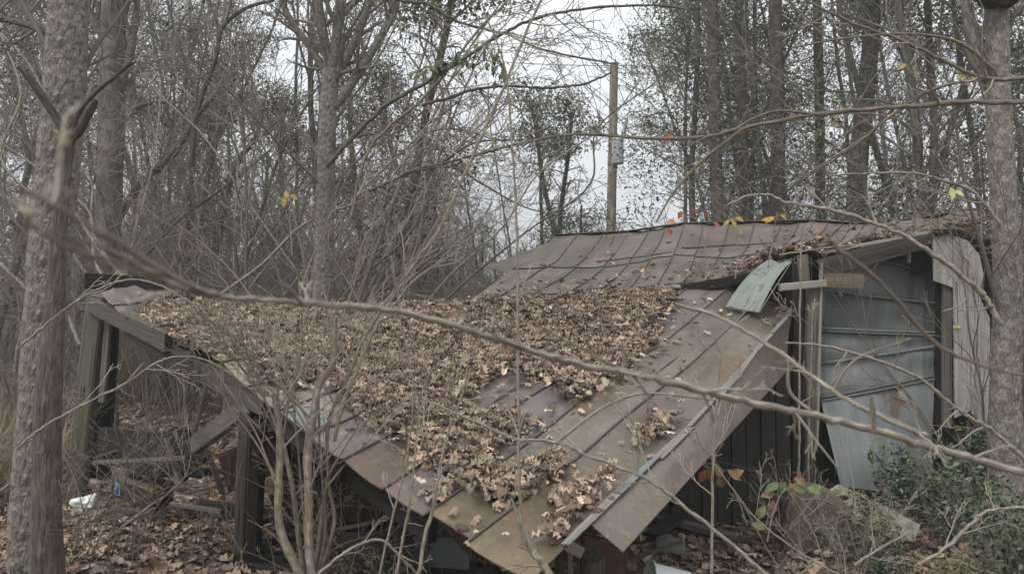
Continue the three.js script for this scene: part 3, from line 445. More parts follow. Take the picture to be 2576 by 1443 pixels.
// ---------------------------------------------------------------- growing things
function grow(mbs, p, dir, L, r, lvl, o, R, tips) {
  const n = Math.max(2, Math.round(o.seg[lvl])), pts = [p.clone()], rad = [r], d = dir.clone(), q = V(), step = L / n, wd = o.wander[lvl], upw = o.up[lvl], last = lvl === o.kids.length - 1;
  for (let k = 1; k <= n; k++) { q.set(R() - 0.5, R() - 0.5, R() - 0.5).multiplyScalar(wd); d.add(q); d.y += upw; d.normalize(); pts.push(pts[k - 1].clone().addScaledVector(d, step)); rad.push(Math.max(o.rmin, r * (1 - (1 - o.taper[lvl]) * k / n))); }
  mbs[Math.min(lvl, mbs.length - 1)].tube(pts, rad, o.sides[lvl], 1, lvl === 0 ? o.rough || 0 : 0);
  if (last) { if (tips) tips.push([pts[n], d, pts[n - 1]]); return; }
  const kn = Math.round(o.kids[lvl] * (0.75 + 0.5 * R()));
  for (let c = 0; c < kn; c++) {
    const t = o.from[lvl] + (1 - o.from[lvl]) * Math.pow((c + R()) / kn, 0.85), x = Math.min(t * n, n - 1e-3), i = Math.floor(x), base = pts[i].clone().lerp(pts[i + 1], x - i), ax = V().subVectors(pts[i + 1], pts[i]).normalize();
    const side = V(R() - 0.5, (R() - 0.5) * 0.7, R() - 0.5).cross(ax).normalize(), an = o.ang[lvl] * (0.7 + 0.6 * R()), cd = ax.multiplyScalar(Math.cos(an)).addScaledVector(side, Math.sin(an));
    grow(mbs, base, cd, L * o.ratio[lvl] * (0.6 + 0.7 * R()) * (1 - 0.45 * t), Math.max(o.rmin, lerp(rad[i], rad[i + 1], x - i) * o.thin[lvl]), lvl + 1, o, R, tips);
  }
}
const O_TREE = { seg: [12, 7, 5, 4], kids: [20, 8, 6, 0], from: [0.16, 0.15, 0.15, 0], ang: [0.85, 0.75, 0.7, 0], ratio: [0.4, 0.45, 0.5, 0], thin: [0.42, 0.55, 0.6, 0], wander: [0.22, 0.4, 0.5, 0.6], up: [0.04, 0.05, 0.02, 0], taper: [0.3, 0.3, 0.4, 0.6], sides: [9, 5, 3, 3], rmin: 0.0055, rough: 0.06 };
const O_SAP = { seg: [12, 6, 4], kids: [20, 6, 0], from: [0.15, 0.15, 0], ang: [0.65, 0.7, 0], ratio: [0.32, 0.45, 0], thin: [0.5, 0.6, 0], wander: [0.24, 0.4, 0.5], up: [0.0, 0.05, 0], taper: [0.25, 0.4, 0.6], sides: [6, 4, 3], rmin: 0.0045, rough: 0.04 };
const O_BUSH = { seg: [10, 6, 4], kids: [9, 5, 0], from: [0.2, 0.15, 0], ang: [0.55, 0.7, 0], ratio: [0.45, 0.5, 0], thin: [0.6, 0.65, 0], wander: [0.2, 0.35, 0.5], up: [-0.02, 0.02, 0], taper: [0.35, 0.5, 0.7], sides: [5, 3, 3], rmin: 0.0028, rough: 0 };
const inst = (c) => [c.r, c.g, c.b];
function leafClump(mb, p, R, n, spread, len, cols) { for (let k = 0; k < n; k++) { const d = V(R() - 0.5, R() * 0.5 - 0.45, R() - 0.5).normalize(), nn = V(R() - 0.5, R() + 0.1, R() - 0.5).normalize(), l = len * (0.6 + 0.8 * R()), c = cols[Math.floor(R() * cols.length)], t = 0.7 + 0.6 * R(); mb.leaf(V(p.x + (R() - 0.5) * spread, p.y + (R() - 0.5) * spread, p.z + (R() - 0.5) * spread), d, nn, l, l * 0.5, [c[0] * t, c[1] * t, c[2] * t]); } }
const GREENS = [[0.1, 0.12, 0.052], [0.125, 0.142, 0.06], [0.085, 0.104, 0.05], [0.165, 0.16, 0.07]];
const DULL = [[0.11, 0.106, 0.078], [0.13, 0.122, 0.082], [0.09, 0.095, 0.068], [0.16, 0.135, 0.09]];
// kinds of background plant, each a Group with trunk and crown at the origin
function makeBare(seed, h, r, opt, mt, mc, lf = 0.3) { const R = rng(seed), a = new MB(), b = new MB(), l = new MB(), tips = []; grow([a, b], V(0, -0.15, 0), V((R() - 0.5) * 0.4, 1, (R() - 0.5) * 0.4).normalize(), h, r, 0, opt, R, tips); for (const [p] of tips) if (R() < lf) leafClump(l, p, R, 1 + Math.floor(R() * 3), 0.25, 0.07, DULL); const g = new THREE.Group(); a.build('trunk', mt, g); b.build('crown', mc, g); if (l.p.length) tag(l.build('withered_leaves', M.leafDull, g), null, null, null, 'stuff'); return g; }
function makeVine(seed, h, r, mt, cols, dens = 1, from = 0.12) { // trunk hung with small-leaved creeper and ragged foliage
  const R = rng(seed), a = new MB(), b = new MB(), l = new MB(), tips = [];
  const o = { ...O_TREE, kids: [26, 5, 4, 0], from: [from, 0.2, 0.15, 0], ratio: [0.19, 0.5, 0.5, 0], up: [0.02, -0.03, -0.06, -0.06], taper: [0.5, 0.3, 0.4, 0.6] };
  grow([a, b], V(0, -0.15, 0), V((R() - 0.5) * 0.08, 1, (R() - 0.5) * 0.08).normalize(), h, r, 0, o, R, tips);
  for (const [p] of tips) { const q = fbm(p.x * 0.55 + seed, p.y * 0.5 + p.z * 0.3, 3, 2, 0); if (q > 0.455) leafClump(l, p, R, Math.floor((20 + 12 * R()) * dens), 0.75, 0.085, cols); else if (R() < 0.25) leafClump(l, p, R, 3, 0.4, 0.08, cols); };
  const g = new THREE.Group(); a.build('trunk', mt, g); b.build('branches', M.twig, g); tag(l.build('foliage', M.leafDull, g), null, null, null, 'stuff'); return g;
}
function makeBush(seed, n, h, r, opt, mt, spread = 0.5) { const R = rng(seed), a = new MB(), b = new MB(); for (let k = 0; k < n; k++) { const an = R() * 6.28, q = spread * (0.4 + R()); grow([a, b], V(Math.cos(an) * 0.12 * R(), -0.1, Math.sin(an) * 0.12 * R()), V(Math.cos(an) * q, 1, Math.sin(an) * q).normalize(), h * (0.6 + 0.6 * R()), r * (0.6 + 0.6 * R()), 0, opt, R); } const g = new THREE.Group(); a.build('stems', mt, g); b.build('twigs', mt, g); return g; }
function makeLeafyBush(seed, n, h, cols, len = 0.07) { const R = rng(seed), a = new MB(), l = new MB(), tips = []; for (let k = 0; k < n; k++) { const an = R() * 6.28, q = 0.5 * R(); grow([a], V(Math.cos(an) * 0.2 * R(), -0.1, Math.sin(an) * 0.2 * R()), V(Math.cos(an) * q, 1, Math.sin(an) * q).normalize(), h * (0.5 + 0.6 * R()), 0.012, 0, O_BUSH, R, tips); } for (const [p] of tips) leafClump(l, p, R, 3 + Math.floor(R() * 4), 0.14, len, cols); const g = new THREE.Group(); a.build('stems', M.twig, g); tag(l.build('foliage', M.leafDull, g), null, null, null, 'stuff'); return g; }
function place(proto, name, label, cat, pos, turn, sc, group, sy = sc) { const o = proto.clone(); o.name = numbered(name); o.position.copy(pos); o.position.y = gh(pos.x, pos.z) - 0.02; o.rotation.y = turn; o.scale.set(sc, sy, sc); scene.add(o); return tag(o, label, cat, group); }
const atGround = (xd, dep) => { const p = D(xd, 800, dep); p.y = gh(p.x, p.z); return p; };
const RT = rng(77);
const bare = [makeBare(1, 14, 0.075, O_TREE, M.bark, M.twig), makeBare(2, 12, 0.06, O_TREE, M.barkDark, M.twig), makeBare(3, 16, 0.09, O_TREE, M.barkPine, M.twigWarm), makeBare(4, 11, 0.05, { ...O_TREE, from: [0.1, .15, .15, 0] }, M.bark, M.twigWarm)];
const sap = [makeBare(11, 6, 0.035, O_SAP, M.stem, M.twigWarm), makeBare(12, 7.5, 0.04, O_SAP, M.stemDark, M.twig), makeBare(13, 5, 0.028, { ...O_SAP, wander: [0.25, 0.4, 0.5] }, M.stemBrown, M.twigWarm)];
const vine = [makeVine(21, 15, 0.09, M.barkPine, GREENS), makeVine(22, 16, 0.08, M.barkDark, GREENS, 1.1), makeVine(23, 13, 0.07, M.barkPine, DULL, 0.8)];
const cedar = [makeVine(31, 8, 0.1, M.barkDark, DULL.concat(GREENS), 1.3, 0.06), makeVine(32, 6.5, 0.08, M.barkDark, GREENS, 1.3, 0.05)];
const bush = [makeBush(41, 9, 2.6, 0.014, O_BUSH, M.twigWarm, 0.5), makeBush(42, 8, 2.2, 0.012, { ...O_BUSH, up: [-0.06, 0, 0] }, M.twigPale, 0.7), makeBush(43, 11, 3.2, 0.014, O_BUSH, M.twig, 0.35)];
const thornPale = makeBush(44, 7, 1.7, 0.007, { ...O_BUSH, rmin: 0.0022, up: [-0.05, -0.02, 0] }, M.twigPale, 0.6);

// named trees of the middle distance, drawn as the photograph shows them
const spline = (pts, per = 6) => { const c = new THREE.CatmullRomCurve3(pts, false, 'centripetal'); return c.getPoints((pts.length - 1) * per); };
function trunkLine(list, per = 8) { // [xd, yd, depth, width in 2576-wide pixels] -> points and radii
  const pts = list.map((a) => D(a[0], a[1], a[2])), rad = list.map((a) => a[3] * K / F * a[2] / 2), c = spline(pts, per), r = []; for (let k = 0; k < c.length; k++) { const x = k / per, i = Math.min(Math.floor(x), rad.length - 2); r.push(lerp(rad[i], rad[i + 1], x - i)); } return [c, r];
}
function tree(name, label, trunk, limbs, mt, ml, crown, group) { // crown: number of boughs off the upper trunk with twigs
  const [c, r] = trunkLine(trunk), base = c[0].clone(), o = thing(name, label, 'tree', base.toArray(), group), R = rng(trunk.length * 31 + Math.round(base.x * 100) + 7);
  new MB(base).tube(c, r, 20, 1, 0.07).build('trunk', mt, o);
  const tw = new MB(base);
  for (const l of limbs) { const [lc, lr] = trunkLine(l, 6); new MB(base).tube(lc, lr, 7, 1, 0.05).build('limb', ml || mt, o);
    for (let k = 0; k < (crown ? 7 : 0); k++) { const i = 1 + Math.floor(R() * (lc.length - 2)), t = V().subVectors(lc[i + 1], lc[i]).normalize(), s = V(R() - .5, R() - .5, R() - .5).cross(t).normalize(); grow([tw], lc[i], t.multiplyScalar(0.75).addScaledVector(s, 0.7).normalize(), lc[0].distanceTo(lc[lc.length - 1]) * (0.25 + 0.3 * R()), Math.max(0.006, lr[i] * 0.5), 0, { ...O_SAP, kids: [7, 4, 0] }, R); } }
  for (let k = 0; k < (crown || 0); k++) { const i = Math.floor(c.length * (0.35 + 0.6 * R())), t = V(R() - 0.5, 0.5 + R() * 0.5, R() - 0.5).normalize(); grow([tw], c[Math.min(i, c.length - 1)], t, 1 + 2 * R(), 0.02, 0, { ...O_SAP, kids: [9, 5, 0] }, R); }
  if (tw.p.length) tw.build('crown', M.twig, o); return o;
}
const bigLeft = tree('tree', 'big lichen-grey tree trunk at the left edge behind a forked dead snag', [[74, 1500, 5.0, 100], [80, 1250, 5.0, 98], [100, 1000, 5.0, 98], [122, 700, 5.0, 98], [140, 480, 5.0, 98], [160, 250, 5.0, 98], [172, 0, 5.0, 94], [182, -260, 5.0, 88]], [[[165, 100, 5.0, 28], [60, 60, 5.1, 16], [-60, 40, 5.2, 8]], [[170, 0, 5, 30], [260, -60, 5.1, 18], [330, -160, 5.2, 10]]], M.bark, M.bark, 3);
tree('dead_snag', 'dark forked dead snag with broken stubs before the big left trunk', [[118, 1500, 4.55, 84], [116, 1250, 4.55, 70], [122, 1000, 4.55, 62], [138, 760, 4.6, 46], [150, 560, 4.65, 36], [166, 400, 4.7, 33], [172, 345, 4.7, 31]], [[[172, 350, 4.7, 27], [150, 310, 4.7, 20], [118, 258, 4.68, 21], [88, 215, 4.66, 19], [50, 166, 4.64, 13]], [[174, 345, 4.7, 22], [196, 285, 4.72, 13], [240, 232, 4.75, 12], [285, 195, 4.78, 11], [333, 155, 4.8, 7]], [[178, 350, 4.7, 24], [205, 320, 4.68, 22], [225, 275, 4.66, 18], [242, 250, 4.66, 14]]], M.barkBrown, M.barkDark, 0);
tree('tree', 'upright grey tree trunk just right of the big left trunk', [[262, 1110, 12, 62], [266, 900, 12, 60], [272, 600, 12, 60], [280, 300, 12, 60], [288, 0, 12, 58], [292, -300, 12, 52]], [[[285, 260, 12, 26], [330, 120, 12, 20], [350, -60, 12, 14]], [[280, 350, 12, 22], [340, 270, 12, 13], [420, 255, 12.3, 7]], [[284, 130, 12, 20], [230, 40, 12, 15], [200, -90, 12, 10]]], M.barkPine, M.bark, 6);
tree('forked_tree', 'grey tree that forks into several stems above the heaped leaves', [[800, 1165, 10, 58], [806, 900, 10, 52], [812, 700, 10, 48], [820, 450, 10, 46], [826, 260, 10, 44], [832, 175, 10, 42]], [
  [[832, 185, 10, 28], [815, 90, 10, 24], [800, 0, 10, 22], [780, -200, 10, 18]], [[834, 185, 10, 30], [848, 90, 10, 27], [858, 0, 10, 26], [866, -220, 10, 20]], [[838, 200, 10, 26], [880, 130, 10, 23], [925, 20, 10, 20], [955, -80, 10, 17]], [[842, 270, 10, 24], [905, 180, 10, 22], [985, 40, 10, 20], [1010, -40, 10, 16]], [[824, 190, 10, 22], [780, 120, 10, 18], [730, 50, 10, 17], [700, -20, 10, 14]],
  [[822, 430, 10, 14], [760, 330, 10.2, 10], [690, 300, 10.4, 7]], [[826, 400, 10, 14], [880, 350, 10, 10], [960, 330, 10.2, 6]]], M.bark, M.bark, 7);
tree('tree', 'large grey tree trunk at the right end of the shed', [[2545, 1380, 6.5, 104], [2535, 1250, 6.5, 88], [2528, 1000, 6.5, 74], [2536, 760, 6.5, 68], [2526, 520, 6.5, 62], [2514, 300, 6.5, 58], [2508, 60, 6.5, 54], [2504, -200, 6.5, 48]], [[[2514, 270, 6.5, 36], [2470, 160, 6.55, 32], [2440, 60, 6.6, 28], [2418, -120, 6.6, 24]], [[2510, 120, 6.5, 20], [2550, 40, 6.5, 16], [2600, -20, 6.5, 12]]], M.barkPale, M.barkPale, 4);
lump('squirrel_nest', 'dark ragged nest high on the large right trunk', 'nest', D(2510, -2, 6.4), 0.15, 0.07, 0.12, M.nest, 3, 0.6, 24);
const slim = (label, l, mat = M.barkPine) => { const o = tree('tree', label, l, [], mat, mat, 5), b = o.position, R = rng(Math.round(l[0][0])), f = new MB(b), [c] = trunkLine(l); if (l[0][2] < 15 || l[0][0] < 1700) return; // creeper and ragged leaves cling along the stem
  for (let k = 0; k < 260; k++) { const p = c[Math.floor(c.length * (0.25 + 0.75 * R()))].clone().add(V((R() - 0.5) * 1.5 * R() * 2, (R() - 0.5), (R() - 0.5) * 1.2)); if (fbm(p.x * 1.2, p.y * 1.2, 71, 2, 0) > 0.46) leafClump(f, p, R, 10, 0.4, 0.085, DULL.concat(GREENS)); } tag(f.build('creeper_leaves', M.leafDull, o), null, null, null, 'stuff'); };
slim('vine-clad trunk with pale bark, leftmost behind the shed roof', [[1806, 960, 17, 34], [1806, 600, 17, 32], [1798, 300, 17, 30], [1792, 0, 17, 27], [1788, -260, 17, 30]], M.barkDark);
slim('thin straight trunk, second from the left behind the shed roof', [[1882, 940, 18, 26], [1876, 600, 18, 26], [1868, 300, 18, 25], [1858, 0, 18, 24], [1852, -240, 18, 20]], M.barkDark);
slim('dark straight trunk against the sky behind the roof middle', [[1948, 940, 18, 40], [1952, 600, 18, 36], [1958, 300, 18, 34], [1950, 0, 18, 32], [1956, -260, 18, 28]], M.barkDark);
slim('thick dark leaning trunk behind the right part of the roof', [[2140, 960, 16, 50], [2150, 600, 16, 48], [2160, 400, 16, 46], [2182, 200, 16, 42], [2196, 0, 16, 38], [2206, -240, 16, 40]], M.barkDark);
slim('slim trunk half hidden in creeper between the dark trunks', [[2064, 940, 20, 24], [2064, 500, 20, 24], [2060, 200, 20, 24], [2052, -100, 20, 20]], M.barkDark);
slim('slanting dark trunk in the thicket left of the forked tree', [[210, 720, 14, 22], [340, 480, 14, 20], [440, 380, 14, 18], [505, 280, 14, 13], [540, 240, 14, 6]], M.barkDark);
slim('short slanting dark trunk in the thicket beside the forked tree', [[540, 640, 15, 20], [590, 420, 15, 17], [640, 350, 15, 12], [660, 300, 15, 6]], M.barkDark);
slim('crooked dark bough climbing out of the left thicket', [[480, 420, 12, 12], [500, 270, 12, 11], [545, 140, 12, 10], [560, 70, 12, 10], [620, 20, 12, 9], [690, 0, 12, 7]], M.barkDark);

// countable woodland: bare trees, creeper-hung trees, cedars, saplings
const scatter = (n, x0, x1, d0, d1, f) => { for (let k = 0; k < n; k++) { const dep = lerp(d0, d1, (k + RT()) / n), x = lerp(x0, x1, RT()); f(atGround(x, dep), k, x, dep); } };
const GB = 'bare trees of the thicket on the left', LB = 'bare grey tree among the crowded trees behind the lean-to';
scatter(24, -300, 1010, 12, 30, (p, k) => place(bare[k % 4], 'bare_tree', LB, 'tree', p, RT() * 6.28, 0.75 + 0.4 * RT(), GB));
scatter(10, 1000, 1380, 22, 40, (p, k) => place(bare[k % 4], 'bare_tree', 'slender bare tree between the forked tree and the utility pole', 'tree', p, RT() * 6.28, 0.55 + 0.2 * RT(), 'slender bare trees left of the utility pole', 0.6));
scatter(6, 1560, 1720, 36, 55, (p, k) => place(sap[k % 3], 'bare_tree', 'small bare tree far off just right of the utility pole', 'tree', p, RT() * 6.28, 1 + 0.3 * RT(), 'small bare trees right of the utility pole'));
scatter(24, 1700, 2800, 14, 30, (p, k) => place(vine[k % 3], 'creeper_hung_tree', 'creeper-hung tree in the leafy row behind the shed', 'tree', p, RT() * 6.28, 0.8 + 0.35 * RT(), 'creeper-hung trees behind the shed'));
scatter(8, 1740, 2900, 12, 32, (p, k) => place(bare[(k + 1) % 4], 'bare_tree', 'bare tree among the creeper-hung trees behind the shed', 'tree', p, RT() * 6.28, 0.8 + 0.3 * RT(), 'bare trees behind the shed'));
[[1000, 15, 0], [1075, 18, 0], [930, 17, 1], [1130, 21, 1], [700, 19, 0], [620, 21, 1], [480, 20, 0], [420, 17, 1]].forEach(([x, d, k]) => place(cedar[k], 'cedar', 'dull green ragged cedar in the thicket behind the heaped leaves', 'tree', atGround(x, d), RT() * 6.28, 0.9 + 0.3 * RT(), 'cedars behind the heaped leaves'));
[[1400, 24, 0, 1.0], [1440, 27, 0, 1.15], [1360, 26, 1, 1.1], [1470, 23, 1, 0.8], [1270, 24, 1, 0.7], [1200, 22, 1, 0.65]].forEach(([x, d, k, s]) => place(cedar[k], 'cedar', 'ragged small-leaved tree standing left of the utility pole', 'tree', atGround(x, d), RT() * 6.28, s, 'ragged trees left of the utility pole'));
[[20, 22, 2], [120, 25, 0], [430, 26, 2], [330, 30, 0], [-60, 20, 0], [600, 27, 2], [220, 24, 2], [720, 30, 2], [520, 33, 0]].forEach(([x, d, k]) => place(vine[k], 'creeper_hung_tree', 'tall leafy tree showing pale green high at the upper left', 'tree', atGround(x, d), RT() * 6.28, 1.05, 'leafy trees at the upper left'));
scatter(40, -200, 1200, 9.6, 20, (p, k) => place(sap[k % 3], 'sapling', 'thin bare sapling in the tangle behind the lean-to', 'sapling', p, RT() * 6.28, 0.6 + 0.45 * RT(), 'saplings behind the lean-to'));
scatter(30, -160, 1240, 9.4, 17, (p, k, x, dep) => (x > 170 && x < 660 && dep < 13.5) || place(bush[k % 3], 'bare_bush', 'tangled bare bush behind the lean-to', 'bush', p, RT() * 6.28, 0.75 + 0.45 * RT(), 'bare bushes behind the lean-to'));
scatter(9, 1180, 1560, 13, 20, (p, k) => place(bush[k % 3], 'bare_bush', 'low bare bush at the left end of the shed roof', 'bush', p, RT() * 6.28, 0.75 + 0.25 * RT(), 'low bushes at the left end of the shed roof'));
scatter(12, 1640, 2500, 12.5, 16, (p, k) => place(bush[k % 3], 'bare_bush', 'bare bush just behind the shed roof ridge', 'bush', p, RT() * 6.28, 1 + 0.3 * RT(), 'bushes behind the shed ridge'));
scatter(6, -160, 30, 6.5, 10, (p, k) => place([bush[1], thornPale][k % 2], 'bare_bush', 'pale twiggy bush at the far left edge beside the big trunk', 'bush', p, RT() * 6.28, 0.6 + 0.3 * RT(), 'twiggy bushes at the left edge'));
scatter(6, 2480, 2760, 6.8, 11, (p, k) => place(bush[k % 3], 'bare_bush', 'bare bush beside the large right trunk', 'bush', p, RT() * 6.28, 0.8 + 0.4 * RT(), 'bushes right of the shed'));
{ // long bare vines and leaning whips slung through the thicket
  const R = rng(4242); for (let k = 0; k < 30; k++) { const x = R() * 1050, dep = 8.6 + 6 * R(), a = (R() < 0.6 ? 1 : -1) * (0.25 + 0.8 * R()), y0 = 760 + 120 * R(), L = 500 + 600 * R(), pts = []; for (let j = 0; j < 6; j++) { const t = j / 5; pts.push([x + Math.sin(a + 0.3 * (R() - 0.5)) * L * t * (1 - 0.15 * t) + (R() - 0.5) * 30, y0 - Math.cos(a) * L * t + 60 * t * t * Math.abs(a) + (R() - 0.5) * 20, dep + t * 0.8, lerp(9, 4, t) * (0.6 + 0.6 * R())]); }
    const [c, r] = trunkLine(pts, 6), o = thing('leaning_whip', 'long thin bare whip leaning through the thicket behind the lean-to', 'sapling', c[0].toArray(), 'leaning whips in the thicket'), b = c[0]; new MB(b).tube(c, r, 6, 1, 0.05).build('stem', k % 3 ? M.stem : M.stemDark, o); for (let q = 0; q < 7; q++) { const tw = new MB(b), i = 8 + Math.floor(R() * (c.length - 9)); grow([tw], c[i], V((R() - 0.5) * 1.6, 0.6, (R() - 0.5)).normalize(), 0.5 + R(), 0.006, 0, { ...O_BUSH, kids: [5, 3, 0], rmin: 0.0032 }, R); tw.build('twig', M.twigWarm, o); } } }
// thin thorny stems pushing up through the lean-to's left half
scatter(5, 780, 1000, 5.4, 8.2, (p, k, x) => place(k % 3 ? thornPale : bush[1], 'thorn_bush', 'pale thorny bush growing up through the left half of the lean-to', 'bush', p, RT() * 6.28, 0.5 + 0.25 * RT(), 'thorny bushes growing through the lean-to'));
{ // far wood: one mass
  const R = rng(5), mk = (i) => { const a = new MB(), b = new MB(); grow([a, a], V(0, -0.2, 0), V(0.02, 1, 0.02).normalize(), 11, 0.09, 0, { ...O_TREE, kids: [20, 7, 5, 0], sides: [5, 3, 3, 3], rmin: 0.011 }, rng(200 + i)); return a.geo(); };
  const wood_ = new THREE.Group();
  for (let i = 0; i < 2; i++) {
    const list = []; for (let k = 0; k < 190; k++) { const x = -700 + R() * 4000, d = 28 + R() * 34, gap = x > 1180 && x < 1740; if (gap && R() < 0.85) continue; list.push([atGround(x, d), R() * 6.28, gap ? 0.3 + 0.15 * R() : 0.4 + 0.4 * R()]); }
    const m = new THREE.InstancedMesh(mk(i), M.twig, list.length), q = new THREE.Object3D(); list.forEach(([p, t, s], k) => { q.position.copy(p); q.rotation.y = t; q.scale.setScalar(s); q.updateMatrix(); m.setMatrixAt(k, q.matrix); });
    m.name = numbered('far_wood'); scene.add(m); tag(m, i ? 'far bare woodland, its browner trees closing the view' : 'far bare woodland closing the view beyond the thicket', 'woodland', null, 'stuff');
  }
  // low scrub under the far trees
  const b = makeBush(51, 10, 3, 0.018, { ...O_BUSH, rmin: 0.008 }, M.twigWarm, 0.5), bg = new MB(); b.children.forEach((c) => { const g = c.geometry, o = bg.p.length / 3; bg.p.push(...g.attributes.position.array); bg.n.push(...g.attributes.normal.array); bg.u.push(...g.attributes.uv.array); for (const i of g.index.array) bg.i.push(i + o); });
  const list = []; for (let k = 0; k < 330; k++) { const x = -700 + R() * 4000, d = 17 + R() * 26; list.push([atGround(x, d), R() * 6.28, (x > 1200 && x < 1740 ? 0.5 : 0.8) + 0.5 * R()]); }
  const m = new THREE.InstancedMesh(bg.geo(), M.twigWarm, list.length), q = new THREE.Object3D(); list.forEach(([p, t, s], k) => { q.position.copy(p); q.rotation.y = t; q.scale.set(s, s, s); q.updateMatrix(); m.setMatrixAt(k, q.matrix); });
  m.name = 'far_scrub'; scene.add(m); tag(m, 'low brown scrub spreading under the far trees', 'scrub', null, 'stuff');
}

// ---------------------------------------------------------------- utility pole
{
  const b = D(1530, 800, 30); b.y = 0; const top = D(1545, 158, 30), o = thing('utility_pole', 'weathered wooden utility pole with lamp and transformer beyond the roof', 'utility pole', b.toArray()), dir = V().subVectors(top, b);
  new MB(b).tube([b, b.clone().addScaledVector(dir, 0.5), top], [0.2, 0.175, 0.15], 14, 1, 0.02).build('pole', M.poleWood, o);
  const at = (x, y, d = 30) => D(x, y, d);
  const c0 = at(1551, 412, 29.7), can = new THREE.Group(); can.name = 'transformer'; o.add(can); const pr = [[0, 0], [0.2, 0], [0.22, 0.03], [0.22, 0.86], [0.235, 0.87], [0.235, 0.92], [0.15, 0.98], [0, 1.0]].map((a) => new THREE.Vector2(...a));
  const cm = new THREE.Mesh(new THREE.LatheGeometry(pr, 20), M.canGrey); cm.name = 'tank'; cm.position.copy(c0).sub(b).add(V(0.05, 0, 0)); can.add(cm); new MB(b).tube([c0.clone().add(V(0.2, 0.98, 0)), c0.clone().add(V(0.22, 1.3, 0))], [0.05, 0.03], 8).build('bushing', M.porcelain, can);
  new MB(b).beam(at(1536, 395), at(1549, 395, 29.8), 0.08, 0.5).build('bracket', M.canGrey, can);
  new MB(b).tube([at(1577, 296), at(1574, 318), at(1570, 340)], [0.045, 0.06, 0.045], 8).build('cutout', M.porcelain, o); new MB(b).tube([at(1546, 330), at(1560, 345), at(1570, 338)], [0.03, 0.025, 0.025], 6).build('cutout_bracket', M.canGrey, o);
  new MB(b).tube(spline([at(1538, 345), at(1532, 326), at(1520, 318), at(1505, 322)], 4), Array(13).fill(0.03), 6).build('lamp_arm', M.canGrey, o);
  const lp = at(1495, 335), head = new THREE.Group(); head.name = 'lamp'; o.add(head); const hp = [[0, 0.34], [0.17, 0.33], [0.23, 0.24], [0.23, 0.2], [0.2, 0.17], [0.2, -0.02], [0.17, -0.06], [0, -0.07]].map((a) => new THREE.Vector2(...a)); const hm = new THREE.Mesh(new THREE.LatheGeometry(hp.reverse(), 18), M.lampWhite); hm.name = 'lamp_head'; hm.position.copy(lp).sub(b); head.add(hm);
  new MB(b).tube([at(1549, 415), at(1544, 500), at(1540, 600)], [0.035, 0.035, 0.035], 6).build('conduit', M.canGrey, o); new MB(b).tube(spline([at(1552, 415, 29.8), at(1550, 470, 29.8), at(1547, 600, 29.8)], 4), Array(9).fill(0.012), 5).build('cable', M.rubber, o);
  const wire = (label, l) => { const w = thing('power_line', label, 'power line', l[0].toArray()); new MB(l[0]).tube(spline(l, 8), Array((l.length - 1) * 8 + 1).fill(0.014), 5).build('wire', M.rubber, w); };
  wire('high power line running right from the utility pole top', [at(1545, 164), D(1800, 172, 33), D(2200, 150, 38), D(2800, 60, 46)]); wire('lower power line running right from the utility pole', [at(1546, 182), D(1800, 195, 33), D(2200, 178, 38), D(2800, 95, 46)]); wire('power line running left from the utility pole top', [at(1544, 166), D(1300, 158, 28), D(900, 120, 26), D(300, 40, 24)]);
}
// ---------------------------------------------------------------- single stems and branches before the ruin
const RB = rng(99);
function branch(name, label, cat, pts, dep, w0, w1, mat, twigs = 0, tl = 0.35, group, forks = [], tmat) {
  const n = pts.length, L = pts.map((a, i) => { const d = a[2] || dep; return [a[0], a[1], d, lerp(w0, w1, i / (n - 1))]; });
  const [c, r] = trunkLine(L, 7), o = thing(name, label, cat, c[0].toArray(), group), b = c[0];
  for (let k = 1; k < c.length; k++) { const j = r[k] * 0.9; c[k].add(V((RB() - 0.5) * j, (RB() - 0.5) * j, (RB() - 0.5) * j)); r[k] *= 0.93 + 0.1 * RB() + (k % 9 === 0 ? 0.2 : k % 9 === 1 ? 0.08 : 0) + 0.12 * (noise(k * 0.35, pts[0][1], 5) - 0.5); }
  new MB(b).tube(c, r, 9, 1, 0.015).build(cat === 'branch' ? 'bough' : 'stem', mat, o);
  for (const f of forks) { const [fc, fr] = trunkLine(f.map((a) => [a[0], a[1], a[3] || dep, a[2]]), 6); new MB(b).tube(fc, fr, 6, 1, 0.05).build('fork', mat, o); }
  for (let k = 0; k < twigs; k++) { const i = 2 + Math.floor(RB() * (c.length - 3)), t = V().subVectors(c[i + 1], c[i]).normalize(), s = V(RB() - .5, RB() - .3, RB() - .5).cross(t).normalize(); const m = new MB(b); grow([m], c[i], t.clone().multiplyScalar(0.6).addScaledVector(s, 0.8).normalize(), tl * (0.5 + RB()), Math.max(0.0016, Math.min(r[i] * 0.45, 0.008)), 0, { ...O_BUSH, kids: [4, 2, 0], seg: [7, 4, 3], rmin: 0.0014 * Math.max(1, (L[0][2]) / 3), wander: [0.3, 0.4, 0.4], up: [0, 0, 0] }, RB); m.build('twig', tmat || (mat === M.stemDark ? M.twig : M.twigPale), o); }
  return o;
}
